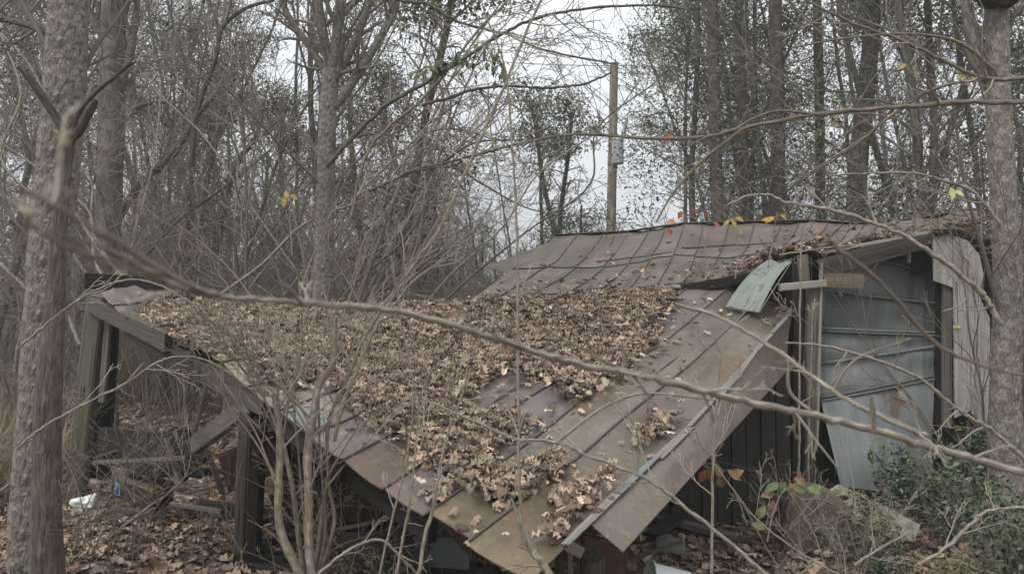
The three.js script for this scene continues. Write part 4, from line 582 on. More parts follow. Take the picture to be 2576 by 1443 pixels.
branch('fallen_branch', 'long near branch sweeping across the whole picture from left to lower right', 'branch', [[-120, 415, 0.5], [20, 460, 0.53], [150, 525, 0.58], [300, 612, 0.66], [430, 692, 0.8], [560, 743, 0.98], [700, 756, 1.08], [860, 768, 1.16], [970, 778, 1.22], [1080, 800, 1.27], [1200, 836, 1.32], [1330, 880, 1.38], [1450, 913, 1.42], [1570, 935, 1.46], [1700, 965, 1.5], [1850, 1000, 1.55], [2000, 1035, 1.6], [2130, 1063, 1.64], [2300, 1110, 1.68], [2450, 1150, 1.72], [2640, 1205, 1.76]], 1.2, 12, 20, M.stem, 14, 0.1, null, [
  [[430, 695, 16, 0.85], [300, 660, 13, 0.75], [180, 625, 10, 0.66], [60, 560, 7, 0.58]], [[560, 748, 15, 0.98], [420, 712, 13, 0.85], [300, 640, 10, 0.74], [120, 575, 8, 0.62]], [[480, 725, 14, 0.9], [330, 680, 10, 0.8], [230, 650, 8, 0.72], [150, 560, 6, 0.64]], [[940, 772, 14, 1.2], [936, 745, 9, 1.2], [938, 728, 5, 1.2]], [[2194, 1082, 20, 1.65], [2196, 1035, 15, 1.64], [2192, 1000, 8, 1.63]], [[2194, 1082, 14, 1.65], [2197, 1110, 8, 1.65]], [[1568, 938, 13, 1.46], [1570, 895, 9, 1.46], [1566, 872, 4, 1.46]], [[760, 762, 12, 1.1], [720, 720, 9, 1.05], [690, 706, 5, 1.02]], [[1330, 878, 9, 1.38], [1250, 845, 7, 1.32], [1150, 770, 5, 1.26], [1000, 730, 3, 1.2]], [[1570, 930, 8, 1.46], [1480, 885, 6, 1.42], [1360, 820, 4, 1.38]]]);
branch('side_branch', 'near slanting branch joining the long near branch at right', 'branch', [[2330, 1095, 1.7], [2294, 1080, 1.69], [2134, 1006, 1.74], [2040, 945, 1.8], [1960, 885, 1.86], [1860, 822, 1.92], [1794, 791, 1.96], [1700, 765, 2.0]], 1.7, 14, 8, M.stem, 3, 0.12, null, [[[1984, 901, 9, 1.84], [1988, 986, 9, 1.84], [2039, 1031, 8, 1.82]], [[2094, 985, 8, 1.76], [2150, 905, 6, 1.74], [2290, 850, 4, 1.72]]]);
branch('side_branch', 'blurred thin branch slanting before the dark wall sheets', 'branch', [[2090, 610, 1.1], [2160, 665, 1.12], [2250, 745, 1.15], [2334, 846, 1.18], [2420, 900, 1.2], [2600, 950, 1.22]], 1.1, 11, 8, M.stemBrown, 0);
branch('side_branch', 'lichen-grey branch dropping across the metal wall to the right edge', 'branch', [[2600, 1175], [2489, 1076], [2414, 1031], [2314, 951], [2164, 891], [2054, 866], [1974, 861]], 3.2, 12, 5, M.stemLichen, 6, 0.2);
branch('side_branch', 'dark long bough entering at upper right and drooping to the utility pole', 'branch', [[2640, 254], [2450, 256], [2250, 270], [2050, 287], [1870, 322], [1760, 345], [1620, 347], [1512, 338], [1412, 340], [1300, 365]], 2.6, 14, 4, M.stemShrub, 9, 0.3, null, [[[1870, 322, 8], [1760, 410, 8], [1690, 490, 6], [1650, 560, 4]], [[2050, 287, 9], [1960, 278, 8], [1890, 300, 7], [1820, 340, 5], [1700, 350, 4]]], M.twig);
branch('side_branch', 'slender bough slanting up left from the right trunk', 'branch', [[2640, 192], [2484, 197], [2429, 180], [2339, 135], [2264, 100], [2164, 65], [2034, 5], [1980, -30]], 4.5, 12, 5, M.stemShrub, 10, 0.5, null, [[[2484, 197, 10], [2374, 215, 9], [2289, 255, 8], [2174, 345, 6], [1994, 460, 4]], [[2500, 175, 10], [2420, 110, 9], [2300, 85, 7], [2100, 100, 6], [1985, 122, 4]]]);
branch('side_branch', 'forked drooping branch across the pale plank corner', 'branch', [[2518, 812], [2475, 745], [2438, 707], [2364, 650], [2279, 595], [2154, 545], [2064, 522], [1974, 507], [1934, 490], [1884, 492], [1829, 515]], 5.6, 15, 5, M.stem, 5, 0.35, null, [[[2442, 707, 10], [2440, 665, 9], [2422, 640, 7]], [[2484, 750, 6], [2482, 775, 5]], [[2445, 715, 5], [2420, 765, 4], [2370, 782, 3]]]);
branch('side_branch', 'arching grey branch over the right end of the roof', 'branch', [[2520, 570], [2454, 487], [2379, 455], [2304, 436], [2214, 434], [2089, 440]], 6.0, 10, 4, M.stemLichen, 7, 0.4);
branch('side_branch', 'thin dark twig bough rising steeply right of the pole', 'branch', [[1990, 470], [2100, 400], [2180, 345], [2240, 280], [2330, 230]], 4.4, 5, 4, M.stemDark, 3, 0.3);
branch('lichen_branch', 'lichen-spotted forked branch lying across the lower fallen roof', 'branch', [[1960, 1470], [1900, 1418], [1800, 1335], [1724, 1276], [1642, 1211], [1577, 1181], [1482, 1146], [1402, 1111], [1292, 1101], [1212, 1066], [1062, 1001]], 2.75, 11, 6, M.stemLichen, 7, 0.22, null, [[[1402, 1111, 9], [1457, 1066, 8], [1522, 1021, 7], [1612, 989, 6], [1724, 996, 5], [1830, 1010, 3]], [[1405, 1112, 5], [1380, 1150, 4], [1372, 1180, 3]], [[1292, 1101, 7], [1262, 1098, 6], [1250, 1104, 4]]]);
branch('side_branch', 'pale crooked branch reaching right from the left edge to the beam', 'branch', [[40, 1130], [100, 1079], [200, 1021], [320, 961], [400, 908], [450, 896], [520, 905], [640, 985]], 4.1, 7, 4, M.stemLichen, 5, 0.25, null, [[[320, 961, 6], [350, 925, 5], [362, 912, 3]]]);
branch('side_branch', 'pale thin branch arching over the top of the mossy post', 'branch', [[40, 880], [100, 829], [165, 776], [250, 725], [330, 702], [400, 716], [480, 760]], 4.3, 6, 4, M.stemLichen, 5, 0.25);
branch('side_branch', 'dark bough slanting across the sky above the heaped leaves', 'branch', [[820, 420], [962, 272], [1072, 205], [1162, 150], [1262, 85], [1337, 50], [1437, 27], [1612, 12], [1720, 20]], 7, 12, 5, M.stemDark, 12, 0.8);
branch('side_branch', 'sinuous dark bough entering at top centre and running to the pole top', 'branch', [[960, -20], [1007, 2], [1077, 10], [1132, 45], [1212, 72], [1277, 87], [1352, 120], [1462, 145], [1557, 162]], 8, 9, 4, M.stemDark, 12, 0.8);
branch('side_branch', 'long dark bough rising right from the green thicket to the lamp', 'branch', [[930, 480], [962, 465], [1037, 430], [1112, 410], [1212, 385], [1312, 360], [1412, 338], [1512, 340], [1712, 349]], 6, 10, 4, M.stemDark, 9, 0.6, null, [[[1037, 430, 7], [1140, 420, 6], [1210, 460, 5], [1320, 520, 4], [1420, 545, 3]], [[1112, 408, 6], [1190, 360, 5], [1320, 350, 4]]]);
branch('side_branch', 'dark bough with dark clusters pointing at the utility pole top', 'branch', [[1060, 265], [1112, 250], [1202, 222], [1277, 216], [1362, 220], [1462, 212], [1510, 195], [1537, 182]], 6.5, 8, 5, M.stemDark, 9, 0.6);
branch('slender_tree', 'slender pale leaning stem crossing the sky between forked tree and pole', 'sapling', [[790, 1440, 4.1], [850, 1060, 4.4], [900, 920, 4.6], [960, 795, 4.8], [1022, 690, 5], [1107, 570, 5.2], [1190, 390, 5.5], [1272, 210, 5.8], [1320, 90, 6], [1370, -20, 6.2]], 5, 12, 6, M.stemShrub, 12, 0.6);
branch('slender_tree', 'pale curved stem arching up right past the green creeper', 'sapling', [[880, 560, 6.4], [927, 380, 6.4], [987, 310, 6.4], [1047, 265, 6.4], [1147, 150, 6.4], [1202, 75, 6.4], [1292, -10, 6.4]], 6.4, 9, 6, M.stemShrub, 9, 0.7);
branch('slender_tree', 'straight thin stem standing before the middle of the fallen roof', 'sapling', [[1322, 1450], [1308, 1260], [1304, 1000], [1302, 700], [1297, 475], [1290, 400], [1277, 215], [1262, 140], [1215, 20]], 3.4, 9, 4, M.stem, 8, 0.3);
branch('slender_tree', 'leaning thin stem, leftmost of three below the heaped leaves', 'sapling', [[950, 1460], [985, 1310], [1010, 1210], [1028, 1120], [1040, 980], [1020, 860], [980, 760]], 3.3, 6, 3, M.stem, 4, 0.25);
branch('slender_tree', 'leaning thin stem, middle of three below the heaped leaves', 'sapling', [[994, 1460], [1022, 1310], [1036, 1220], [1045, 1136], [1050, 1000], [1030, 930]], 3.2, 8, 3, M.stem, 4, 0.25);
branch('slender_tree', 'leaning thin stem, rightmost of three below the heaped leaves', 'sapling', [[1050, 1460], [1072, 1340], [1093, 1257], [1112, 1150], [1135, 1060], [1165, 985], [1180, 880]], 3.2, 11, 3, M.stem, 4, 0.25);
branch('dead_stick', 'broken forked stick rising from the bottom edge at the roof corner', 'stick', [[1395, 1470], [1355, 1405], [1322, 1360], [1300, 1290], [1285, 1250]], 3.0, 22, 5, M.stemLichen, 3, 0.12);
branch('slender_tree', 'thin dark stem before the hanging tan sheet', 'sapling', [[1789, 1460], [1794, 1171], [1802, 1040], [1808, 950], [1810, 890], [1798, 840]], 3.8, 8, 4, M.stem, 8, 0.22);
branch('slender_tree', 'pale straight stem before the corner post of the wall', 'sapling', [[2008, 1300], [2010, 1100], [2011, 900], [2014, 700], [2018, 560]], 6.6, 7, 4, M.stem, 5, 0.3);
branch('slender_tree', 'second pale stem beside the corner post of the wall', 'sapling', [[2034, 1300], [2034, 1080], [2042, 880], [2044, 760]], 6.7, 6, 4, M.stem, 4, 0.3);
branch('fallen_branch', 'pale bare branch lying on the ground at lower right', 'branch', [[2310, 1420], [2380, 1375], [2440, 1320], [2480, 1285], [2560, 1275], [2640, 1270]], 4.9, 10, 6, M.stem, 5, 0.3);
branch('fallen_branch', 'pale stick with a white end lying before the tank', 'branch', [[2150, 1420], [2196, 1388], [2245, 1360], [2290, 1335]], 5.0, 8, 5, M.stemLichen, 3, 0.2);
branch('fallen_branch', 'dark thin branch slanting over the ground below the roof corner', 'branch', [[2120, 1450], [2000, 1380], [1900, 1300], [1830, 1210], [1760, 1110]], 4.2, 5, 3, M.stem, 6, 0.25);
branch('fallen_branch', 'pale arched cane at the bottom edge left of centre', 'branch', [[780, 1460], [850, 1400], [910, 1365], [960, 1358], [1010, 1400], [1060, 1450]], 3.9, 9, 6, M.stem, 6, 0.22);
branch('fallen_branch', 'pale crooked stick lying before the reddish box', 'branch', [[300, 1330], [380, 1270], [430, 1235], [470, 1190], [485, 1120]], 6.0, 7, 4, M.stem, 6, 0.3);
// multi-stemmed shrub at the eave, left of centre
{
  const L = [[[762, 1460], [704, 1324], [702, 1216], [704, 1109], [692, 990]], [[785, 1450], [779, 1390], [777, 1243], [774, 1136], [787, 1056], [805, 960], [835, 920], [840, 800]], [[768, 1450], [755, 1377], [737, 1230], [716, 1130], [700, 1060]], [[800, 1440], [818, 1340], [810, 1200], [803, 1082], [800, 930]], [[806, 1440], [841, 1310], [828, 1216], [828, 1056], [870, 960], [915, 850], [960, 780]], [[772, 1450], [765, 1300], [752, 1150], [740, 1000], [760, 850], [752, 700]]];
  const Wd = [23, 24, 15, 8, 11, 7], o = thing('bare_shrub', 'multi-stemmed bare shrub with pale grey stems at the lean-to eave', 'shrub', D(775, 1450, 3.9).toArray()), b = o.position, R = rng(321);
  L.forEach((l, i) => { const [c, r] = trunkLine(l.map((a, k) => [a[0], a[1], 3.9 + 0.05 * i + 0.05 * k, lerp(Wd[i], Wd[i] * 0.7, k / (l.length - 1))]), 8); for (let k = 1; k < c.length; k++) r[k] *= 0.92 + 0.2 * R(); new MB(b).tube(c, r, 9, 1, 0.06).build('stem', [M.stemShrub, M.stemBrown, M.stemShrub][i % 3], o);
    for (let k = 0; k < (i < 3 ? 6 : 4); k++) { const j = Math.floor(c.length * (i < 3 && k > 4 ? 0.85 + 0.14 * R() : 0.35 + 0.64 * R())), m = new MB(b); grow([m], c[Math.min(j, c.length - 1)], V((R() - 0.5) * 1.5, 0.9, (R() - 0.5) * 0.9).normalize(), 0.5 + 0.6 * R(), 0.006, 0, { ...O_BUSH, kids: [6, 3, 0], rmin: 0.0018 }, R); m.build('twig', M.twigWarm, o); } });
}
// leafy sprays: each leaf its own part
const leafGeo = {};
function spray(name, label, cat, stemPts, dep, w, leaves, len, cols, mat = M.stem) {
  const [c, r] = trunkLine(stemPts.map((a, i) => [a[0], a[1], dep, lerp(w, w * 0.5, i / (stemPts.length - 1))]), 6), o = thing(name, label, cat, c[0].toArray()), R = rng(Math.round(stemPts[0][0] * 7 + stemPts[0][1]));
  new MB(c[0]).tube(c, r, 6).build('stem', mat, o);
  leaves.forEach(([x, y, ang, s]) => { const p = D(x, y, dep + (R() - 0.5) * 0.12), d = V(Math.cos(ang), -Math.sin(ang), (R() - 0.5) * 0.8).normalize(), n = V((R() - 0.5) * 0.8, 0.5, 0.9).normalize(), k = cols[Math.floor(R() * cols.length)], b = new MB(c[0]), near = c.reduce((a, q) => q.distanceTo(p) < a.distanceTo(p) ? q : a, c[0]); b.bigLeaf(p, d, n, len * (s || 1) * (0.85 + 0.3 * R()), len * 0.55 * (s || 1), k, 0.2 + 0.4 * R()); b.build('leaf', M.leafDull, o); if (near.distanceTo(p) > 0.02) new MB(c[0]).tube([near, near.clone().lerp(p, 0.5).add(V(0, 0.01, 0)), p], [0.0025, 0.002, 0.002], 4).build('leaf_stalk', mat, o); });
}
const ORG = [[0.27, 0.13, 0.06], [0.2, 0.13, 0.06], [0.2, 0.1, 0.06]], YEL = [[0.34, 0.25, 0.07], [0.28, 0.22, 0.08]], GRN = [[0.13, 0.16, 0.07], [0.09, 0.12, 0.05], [0.17, 0.18, 0.1]];
spray('leafy_seedling', 'small seedling with orange-red leaves before the dark boards', 'seedling', [[1880, 1320], [1850, 1240], [1815, 1190], [1800, 1150]], 5.0, 4, [[1795, 1185, 2.6], [1808, 1195, 1.2], [1830, 1180, 0.6], [1838, 1195, 5.8], [1812, 1205, 4.6], [1780, 1180, 2.2]], 0.1, ORG.concat([[0.3, 0.22, 0.1]]));
spray('leafy_seedling', 'small seedling with orange and pale green leaves left of the tank', 'seedling', [[1930, 1360], [1945, 1290], [1970, 1235], [2000, 1215]], 5.0, 5, [[1975, 1210, 1.9], [1985, 1215, 0.7], [1992, 1225, 0.2], [2030, 1225, 0.3], [2035, 1238, 5.8], [1960, 1215, 2.8], [1998, 1200, 0.5], [1950, 1240, 3], [1945, 1290, 4.6], [1925, 1270, 2], [1930, 1325, 3.4]], 0.1, ORG.concat(GRN, GRN));
spray('leafy_seedling', 'yellow-leaved sprig above the roof ridge, left one', 'sprig', [[1850, 700], [1856, 620], [1842, 560]], 7.5, 4, [[1840, 548, 1.2, 1.2], [1850, 545, 0.4], [1835, 552, 2.4], [1846, 575, 5]], 0.085, YEL);
spray('leafy_seedling', 'orange-leaved sprig above the roof ridge, right one', 'sprig', [[1930, 680], [1945, 600], [1952, 550]], 7.5, 4, [[1948, 545, 2.6, 1.2], [1962, 540, 0.5], [1938, 552, 3.2], [1955, 535, 1.4]], 0.085, [[0.36, 0.18, 0.05], [0.32, 0.22, 0.06]]);
spray('leafy_seedling', 'reddish-leaved sprig over the left part of the shed roof', 'sprig', [[1780, 690], [1770, 600], [1750, 550], [1720, 540]], 7.2, 4, [[1700, 560, 3.4, 1.3], [1715, 530, 2], [1740, 520, 1.2], [1768, 530, 0.8], [1690, 590, 4], [1690, 330, 2.2, 1.3], [1795, 560, 0.4]], 0.085, [[0.26, 0.1, 0.06], [0.3, 0.15, 0.07]]);
spray('leafy_seedling', 'yellow-leaved twig hanging at the upper right trunk', 'sprig', [[2520, 250], [2450, 220], [2290, 175]], 5.5, 3, [[2430, 195, 3, 1.2], [2445, 190, 1.5], [2280, 160, 2.6], [2295, 165, 1]], 0.07, YEL);
spray('leafy_seedling', 'two pale yellow leaves on a twig above the right roof', 'sprig', [[2420, 500], [2405, 485], [2396, 470]], 5.8, 3, [[2392, 470, 1.6, 1.2], [2402, 480, 0.4, 1.1]], 0.08, [[0.42, 0.4, 0.18]]);
spray('leafy_seedling', 'yellow leaf cluster in the thicket left of the forked tree', 'sprig', [[735, 640], [728, 540], [722, 490]], 9, 4, [[720, 492, 1.8, 1.3], [732, 490, 0.5], [724, 500, 4.4]], 0.1, YEL);
// green creeper hanging over the central boughs
{
  const o = thing('green_creeper', 'green-leaved creeper hanging from the bough at centre top', 'creeper', D(1160, 180, 6.3).toArray()), b = o.position, R = rng(55), st = new MB(b), lf = new MB(b);
  for (const [x0, y0, x1, y1] of [[1250, 140, 1260, 210], [1220, 110, 1160, 190], [1190, 130, 1050, 190], [1160, 150, 1080, 160], [1240, 120, 1200, 190], [1120, 170, 1040, 180]]) { const c = spline([D(x0, y0, 6.3), D((x0 + x1) / 2 + 10, (y0 + y1) / 2 - 8, 6.25), D(x1, y1, 6.2)], 10); st.tube(c, c.map(() => 0.004), 4); c.forEach((p, k) => { for (let q = 0; q < 1; q++) { const s = 0.07 * (0.7 + 0.6 * R()), k2 = [[0.085, 0.105, 0.045], [0.065, 0.085, 0.04], [0.12, 0.14, 0.07]][Math.floor(R() * 3)]; lf.leaf(p.clone().add(V((R() - 0.5) * 0.1, (R() - 0.5) * 0.06, (R() - 0.5) * 0.1)), V(R() - 0.5, -0.6 * R() - 0.1, R() - 0.5).normalize(), V(R() - 0.5, 0.6, R()).normalize(), s, s * 0.5, k2); } }); }
  st.build('vine', M.stem, o); tag(lf.build('foliage', M.leafDull, o), null, null, null, 'stuff');
}
// green undergrowth at lower right
{
  const g0 = [makeLeafyBush(61, 9, 1.0, [[0.06, 0.09, 0.033], [0.05, 0.078, 0.03], [0.09, 0.125, 0.052], [0.13, 0.16, 0.09]], 0.065), makeLeafyBush(62, 7, 0.8, [[0.075, 0.1, 0.04], [0.06, 0.085, 0.036], [0.11, 0.13, 0.065]], 0.055)];
  [[2150, 1290, 6.0, 1, 0.6], [2205, 1330, 5.6, 1, 0.5], [2330, 1210, 6.8, 0, 0.75], [2450, 1200, 6.9, 1, 0.95], [2560, 1330, 5.6, 0, 0.75], [2570, 1380, 5.2, 1, 0.7], [2400, 1200, 6.4, 1, 0.7]].forEach(([x, y, d, k, s], i) => place(g0[k], 'evergreen_bush', 'dark green small-leaved bush in the undergrowth before the metal wall', 'bush', atGround(x, d), i * 1.7, s, 'green bushes before the metal wall'));
  const g1 = makeLeafyBush(63, 6, 0.5, [[0.12, 0.12, 0.05], [0.1, 0.11, 0.05]], 0.045); [[40, 4.9], [1000, 5.3], [890, 5.2], [2480, 5.0]].forEach(([x, d], i) => place(g1, 'evergreen_bush', ['low green sprig bush at the bottom left corner', 'low green sprig bush at the bottom edge below the eave', 'low green sprig bush beside the bare shrub base', 'low green sprig bush at the bottom right'][i], 'bush', atGround(x, d), i, 0.7));
  scatter(3, 2080, 2600, 4.9, 6.4, (p, k) => place(thornPale, 'thorn_bush', 'thin thorny bush in the undergrowth at lower right', 'bush', p, RT() * 6.28, 0.35 + 0.2 * RT(), 'thorny bushes at lower right'));

  { const R = rng(3131); for (let k = 0; k < 44; k++) { // thin arching canes
    const x = k < 32 ? 150 + 700 * R() : k < 39 ? 1900 + 650 * R() : 850 + 300 * R(), dep = 4.7 + 1.6 * R(), g = atGround(x, dep), a = R() * 6.28, L = 0.7 + 0.9 * R(), pts = []; for (let j = 0; j < 6; j++) { const t = j / 5; pts.push(V(g.x + Math.cos(a) * L * 0.7 * t * t + (R() - 0.5) * 0.05, g.y - 0.05 + L * (t - 0.35 * t * t) + (R() - 0.5) * 0.03, g.z + Math.sin(a) * L * 0.5 * t * t)); }
    const c = spline(pts, 5), o = thing('thin_cane', x < 1200 ? 'thin bare cane arching out of the leaves before the lean-to' : 'thin bare cane arching out of the leaves at lower right', 'cane', c[0].toArray(), x < 1200 ? 'thin canes before the lean-to' : 'thin canes at lower right'); new MB(c[0]).tube(c, c.map((_, i) => lerp(0.005, 0.002, i / c.length)), 5).build('stem', k % 2 ? M.stemBrown : M.stemShrub, o);
    for (let q = 0; q < 3; q++) { const m = new MB(c[0]), i = 5 + Math.floor(R() * (c.length - 8)); grow([m], c[i], V((R() - 0.5) * 1.6, 0.5, R() - 0.5).normalize(), 0.25 + 0.3 * R(), 0.0026, 0, { ...O_BUSH, kids: [3, 2, 0], rmin: 0.0018 }, R); m.build('twig', M.twigWarm, o); } } }
}

branch('dead_stick', 'dark stick lying across the left part of the shed roof', 'stick', [[1500, 657], [1560, 650], [1620, 643], [1690, 632]], 8.9, 5, 3, M.stemDark, 0);
branch('dead_stick', 'long dark stick lying across the middle of the shed roof', 'stick', [[1716, 622], [1800, 618], [1880, 614], [1945, 610]], 8.6, 6, 4, M.stemDark, 1, 0.2);
branch('dead_stick', 'pale thin stick lying along the shed roof edge above the metal wall', 'stick', [[1960, 640], [2060, 625], [2180, 612], [2300, 596]], 7.25, 5, 3, M.stem, 2, 0.2);
// ---------------------------------------------------------------- dead leaves: lobed, curled, heaped
{
  const leafShape = (seed) => { // lobed oak leaf, curled along and across: a strip of five cross-sections
    const R = rng(seed), g = new THREE.BufferGeometry(), p = [], ix = [], n = 7, w = [0.02, 0.2, 0.14, 0.34, 0.2, 0.3, 0.02], curl = 0.5 + 0.9 * R(), roll = 0.5 + R();
    for (let k = 0; k < n; k++) { const t = k / (n - 1) - 0.5, a = t * curl; for (const s of [-1, 0, 1]) { const ww = w[k] * (0.8 + 0.5 * R()), x = s * ww * Math.cos(ww * roll * 1.5); p.push(x, Math.abs(s) * ww * Math.sin(ww * roll * 2.2) + (1 - Math.cos(a)) * 1.0 + (R() - 0.5) * 0.07, Math.sin(a) / Math.max(curl, 0.3)); } }
    for (let k = 0; k < n - 1; k++) for (let s = 0; s < 2; s++) { const a = k * 3 + s; ix.push(a, a + 3, a + 1, a + 1, a + 3, a + 4); }
    g.setAttribute('position', new THREE.Float32BufferAttribute(p, 3)); g.setIndex(ix); const q = g.toNonIndexed(); q.computeVertexNormals(); return q;
  };
  const cols = [[0.33, 0.25, 0.185], [0.28, 0.205, 0.15], [0.40, 0.315, 0.235], [0.22, 0.155, 0.115], [0.31, 0.215, 0.165], [0.14, 0.10, 0.075], [0.49, 0.385, 0.29], [0.29, 0.25, 0.165], [0.1, 0.075, 0.06], [0.37, 0.26, 0.2]];
  const dark = [[0.24, 0.16, 0.105], [0.17, 0.11, 0.075], [0.3, 0.21, 0.145], [0.12, 0.08, 0.06], [0.36, 0.26, 0.18]];
  const q = new THREE.Object3D(), cc = new THREE.Color();
  function litter(name, label, cat, list, pal, seed, parent = scene) { // list: [pos, normal, size]
    const R = rng(seed); for (let v = 0; v < 4; v++) { const l = list.filter((_, i) => i % 4 === v); if (!l.length) continue; const m = new THREE.InstancedMesh(leafShape(seed * 10 + v), M.litter, l.length), tw = new THREE.Quaternion(), up = V(0, 1, 0), nn = V();
      l.forEach(([p, n, s, tilt], k) => { q.position.copy(p); nn.copy(n).add(V((R() - 0.5) * tilt, (R() - 0.5) * tilt * 0.6, (R() - 0.5) * tilt)).normalize(); q.quaternion.setFromUnitVectors(up, nn).multiply(tw.setFromAxisAngle(up, R() * 6.28)); if (R() < 0.4) q.quaternion.multiply(tw.setFromAxisAngle(V(0, 0, 1), Math.PI)); q.scale.set(s * (0.8 + 0.5 * R()), s * (0.7 + 0.8 * R()), s * (0.9 + 0.3 * R())); q.updateMatrix(); m.setMatrixAt(k, q.matrix); const c = pal[Math.floor(R() * pal.length)], t = 0.55 + 0.8 * R(); cc.setRGB(c[0] * t, c[1] * t, c[2] * t); m.setColorAt(k, cc); });
      m.name = numbered(name); m.castShadow = m.receiveShadow = true; parent.add(m); tag(m, label[v] || label[0], cat, label.length > 1 ? null : 'leaf litter', 'stuff'); } }
  const inside = (pl, x, y) => { let c = false; for (let i = 0, j = pl.length - 1; i < pl.length; j = i++) if ((pl[i][1] > y) !== (pl[j][1] > y) && x < (pl[j][0] - pl[i][0]) * (y - pl[i][1]) / (pl[j][1] - pl[i][1]) + pl[i][0]) c = !c; return c; };
  const heap = [[370, 778], [385, 800], [470, 850], [520, 872], [600, 880], [690, 965], [770, 978], [840, 930], [866, 965], [880, 1015], [960, 1068], [1035, 1112], [1045, 1150], [1120, 1192], [1220, 1240], [1270, 1275], [1310, 1250], [1370, 1205], [1445, 1165], [1400, 1165], [1300, 1190], [1200, 1180], [1270, 1105], [1385, 1065], [1440, 1015], [1500, 970], [1600, 905], [1650, 845], [1625, 825], [1665, 785], [1700, 760], [1680, 735], [1650, 712], [1560, 722], [1420, 738], [1290, 765], [1170, 775], [1000, 770], [800, 765], [560, 770]];
  const hole = [[1130, 1040], [1270, 915], [1330, 935], [1460, 1000], [1370, 1075], [1210, 1060]], strips = [[[1590, 1080], [1660, 1060], [1700, 1050], [1670, 1085], [1610, 1120]], [[1400, 1260], [1490, 1225], [1560, 1200], [1500, 1250], [1440, 1295], [1420, 1290]], [[1080, 1255], [1140, 1215], [1160, 1225], [1085, 1275]], [[1370, 1355], [1420, 1300], [1440, 1305], [1385, 1370]]];
  const R = rng(808), list = [];
  for (let k = 0; k < 190000 && list.length < 33000; k++) {
    const s = R() * NR, v = R(), p = roofAt(s, v), [x, y] = project(p), j = 14 + 90 * Math.pow(R(), 2.5); const jx = x + (R() - 0.5) * j, jy = y + (R() - 0.5) * j;
    const inn = inside(heap, jx, jy) && !inside(hole, jx, jy), str = !inn && strips.some((t) => inside(t, jx, jy)), stray = !inn && !str && R() < 0.009 && x > 380; if (!inn && !str && !stray) continue;
    if (inn && x < 820 && R() < 0.5) continue;
    let h = 0.012; if (inn) h = R() * (0.015 + 0.055 * fbm(s * 1.3, v * 6, 4, 3, 0)); if (str) h = R() * 0.05;
    list.push([p.addScaledVector(roofUp, 0.012 + h), roofUp, (0.04 + 0.048 * R()) * (stray ? 0.8 : 1), inn || str ? 1.0 : 0.6]);
  }
  litter('roof_leaf_heap', ['dead tan oak leaves heaped over the fallen roof', 'brown oak leaves heaped over the fallen roof, mixed through', 'curled pale oak leaves heaped over the fallen roof', 'small dark oak leaves heaped over the fallen roof'], 'leaves', list, cols, 3);
  const up = [], uf = rng(909); for (let k = 0; k < 2600; k++) { const s = uf() * 24, v = Math.pow(uf(), 2.2) * 0.8; const d = s > 9 ? 1 : 0.15; if (uf() > d * (v < 0.2 ? 1 : 0.28)) continue; const p = upAt(s, v); up.push([p.add(V(0, 0.02 + 0.05 * uf() * (v < 0.15 ? 1 : 0.2) + (v > 0.5 ? 0.04 : 0), 0)), V(0, 1, 0.2), 0.055 + 0.04 * uf(), 1.1]); }
  litter('shed_roof_leaf', ['fallen leaves strewn along the front edge of the shed roof', 'brown leaves strewn along the shed roof edge', 'pale leaves strewn along the shed roof edge', 'dark leaves strewn along the shed roof edge'], 'leaves', up, dark, 4);
  const gr = [], gR = rng(1001), nrm = (x, z) => V(gh(x - 0.05, z) - gh(x + 0.05, z), 0.1, gh(x, z - 0.05) - gh(x, z + 0.05)).normalize();
  for (let k = 0; k < 26000; k++) { const dep = 4.6 + 21 * Math.pow(gR(), 1.5), xx = (gR() - 0.5) * 1.5 * dep; const p = V(xx, 0, -dep), clear = noise(xx * 0.9, dep * 0.9, 61); if (clear > 0.8 && gR() < 0.6) continue; p.y = gh(p.x, p.z) + 0.004 + 0.05 * gR() * gR(); gr.push([p, nrm(p.x, p.z), (0.075 + 0.045 * gR()) * (dep > 12 ? 1.35 : 1), 1.0]); }
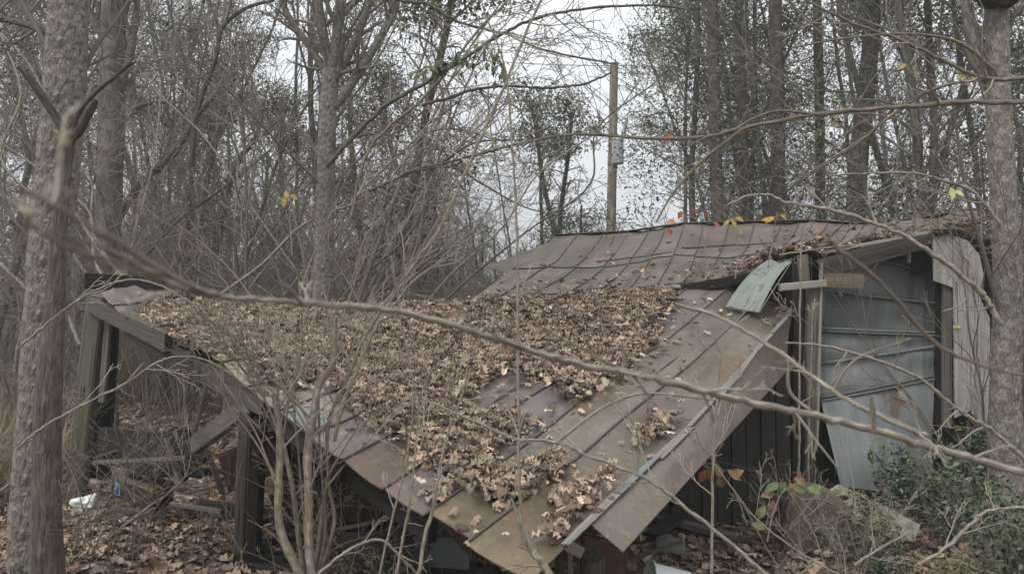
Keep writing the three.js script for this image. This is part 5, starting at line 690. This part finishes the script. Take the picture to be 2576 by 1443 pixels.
  litter('ground_leaf_litter', ['brown fallen leaves covering the woodland ground', 'tan fallen leaves scattered over the woodland ground', 'dark wet fallen leaves over the woodland ground', 'reddish fallen leaves over the woodland ground'], 'leaves', gr, cols.slice(0, 6).concat(dark), 5);
}
{ // dry grass standing at the left and between the trees
  const R = rng(606), b = new MB(); for (let k = 0; k < 26; k++) { const a = R() * 6.28, l = 0.5 + 0.6 * R(), o = V((R() - 0.5) * 0.3, 0, (R() - 0.5) * 0.3), d = V(Math.cos(a) * 0.35 * R(), 1, Math.sin(a) * 0.35 * R()).normalize(); const p1 = o.clone().addScaledVector(d, l * 0.5), p2 = o.clone().addScaledVector(d, l).add(V(Math.cos(a) * 0.12, -0.06, Math.sin(a) * 0.12)), s = V(Math.sin(a), 0, -Math.cos(a)).multiplyScalar(0.005); b.poly([o.clone().sub(s), o.clone().add(s), p1.clone().addScaledVector(s, 0.8), p1.clone().addScaledVector(s, -0.8)]); b.poly([p1.clone().addScaledVector(s, -0.8), p1.clone().addScaledVector(s, 0.8), p2]); }
  const g = b.geo(), q = new THREE.Object3D(), c = new THREE.Color(), n = 700, m = new THREE.InstancedMesh(g, std({ color: 0xffffff, roughness: 0.9, side: THREE.DoubleSide }), n);
  for (let k = 0; k < n; k++) { const left = k < 420, dep = left ? 7.5 + 12 * R() : 12 + 16 * R(), x = left ? -160 + 300 * R() : -100 + 1500 * R(), p = atGround(x, !left && x > 100 && x < 700 ? Math.max(dep, 17) : dep); q.position.copy(p); q.rotation.y = R() * 6.28; q.scale.set(1, 0.5 + 0.7 * R(), 1); q.updateMatrix(); m.setMatrixAt(k, q.matrix); const t = 0.7 + 0.6 * R(), f = R(); c.setRGB(lerp(0.28, 0.2, f) * t, lerp(0.235, 0.175, f) * t, lerp(0.15, 0.1, f) * t); m.setColorAt(k, c); }
  m.name = 'dry_grass'; scene.add(m); tag(m, 'tall dry grass standing at the left edge and in the thicket', 'grass', null, 'stuff');
}
// the two buildings stand at their own bases
for (const [o, x, z] of [[leanTo, -1.5, -5.6], [shed, 2.6, -9]]) { o.children.forEach((c) => { c.position.x -= x; c.position.z -= z; }); o.position.set(x, 0, z); }
renderer.render(scene, camera);
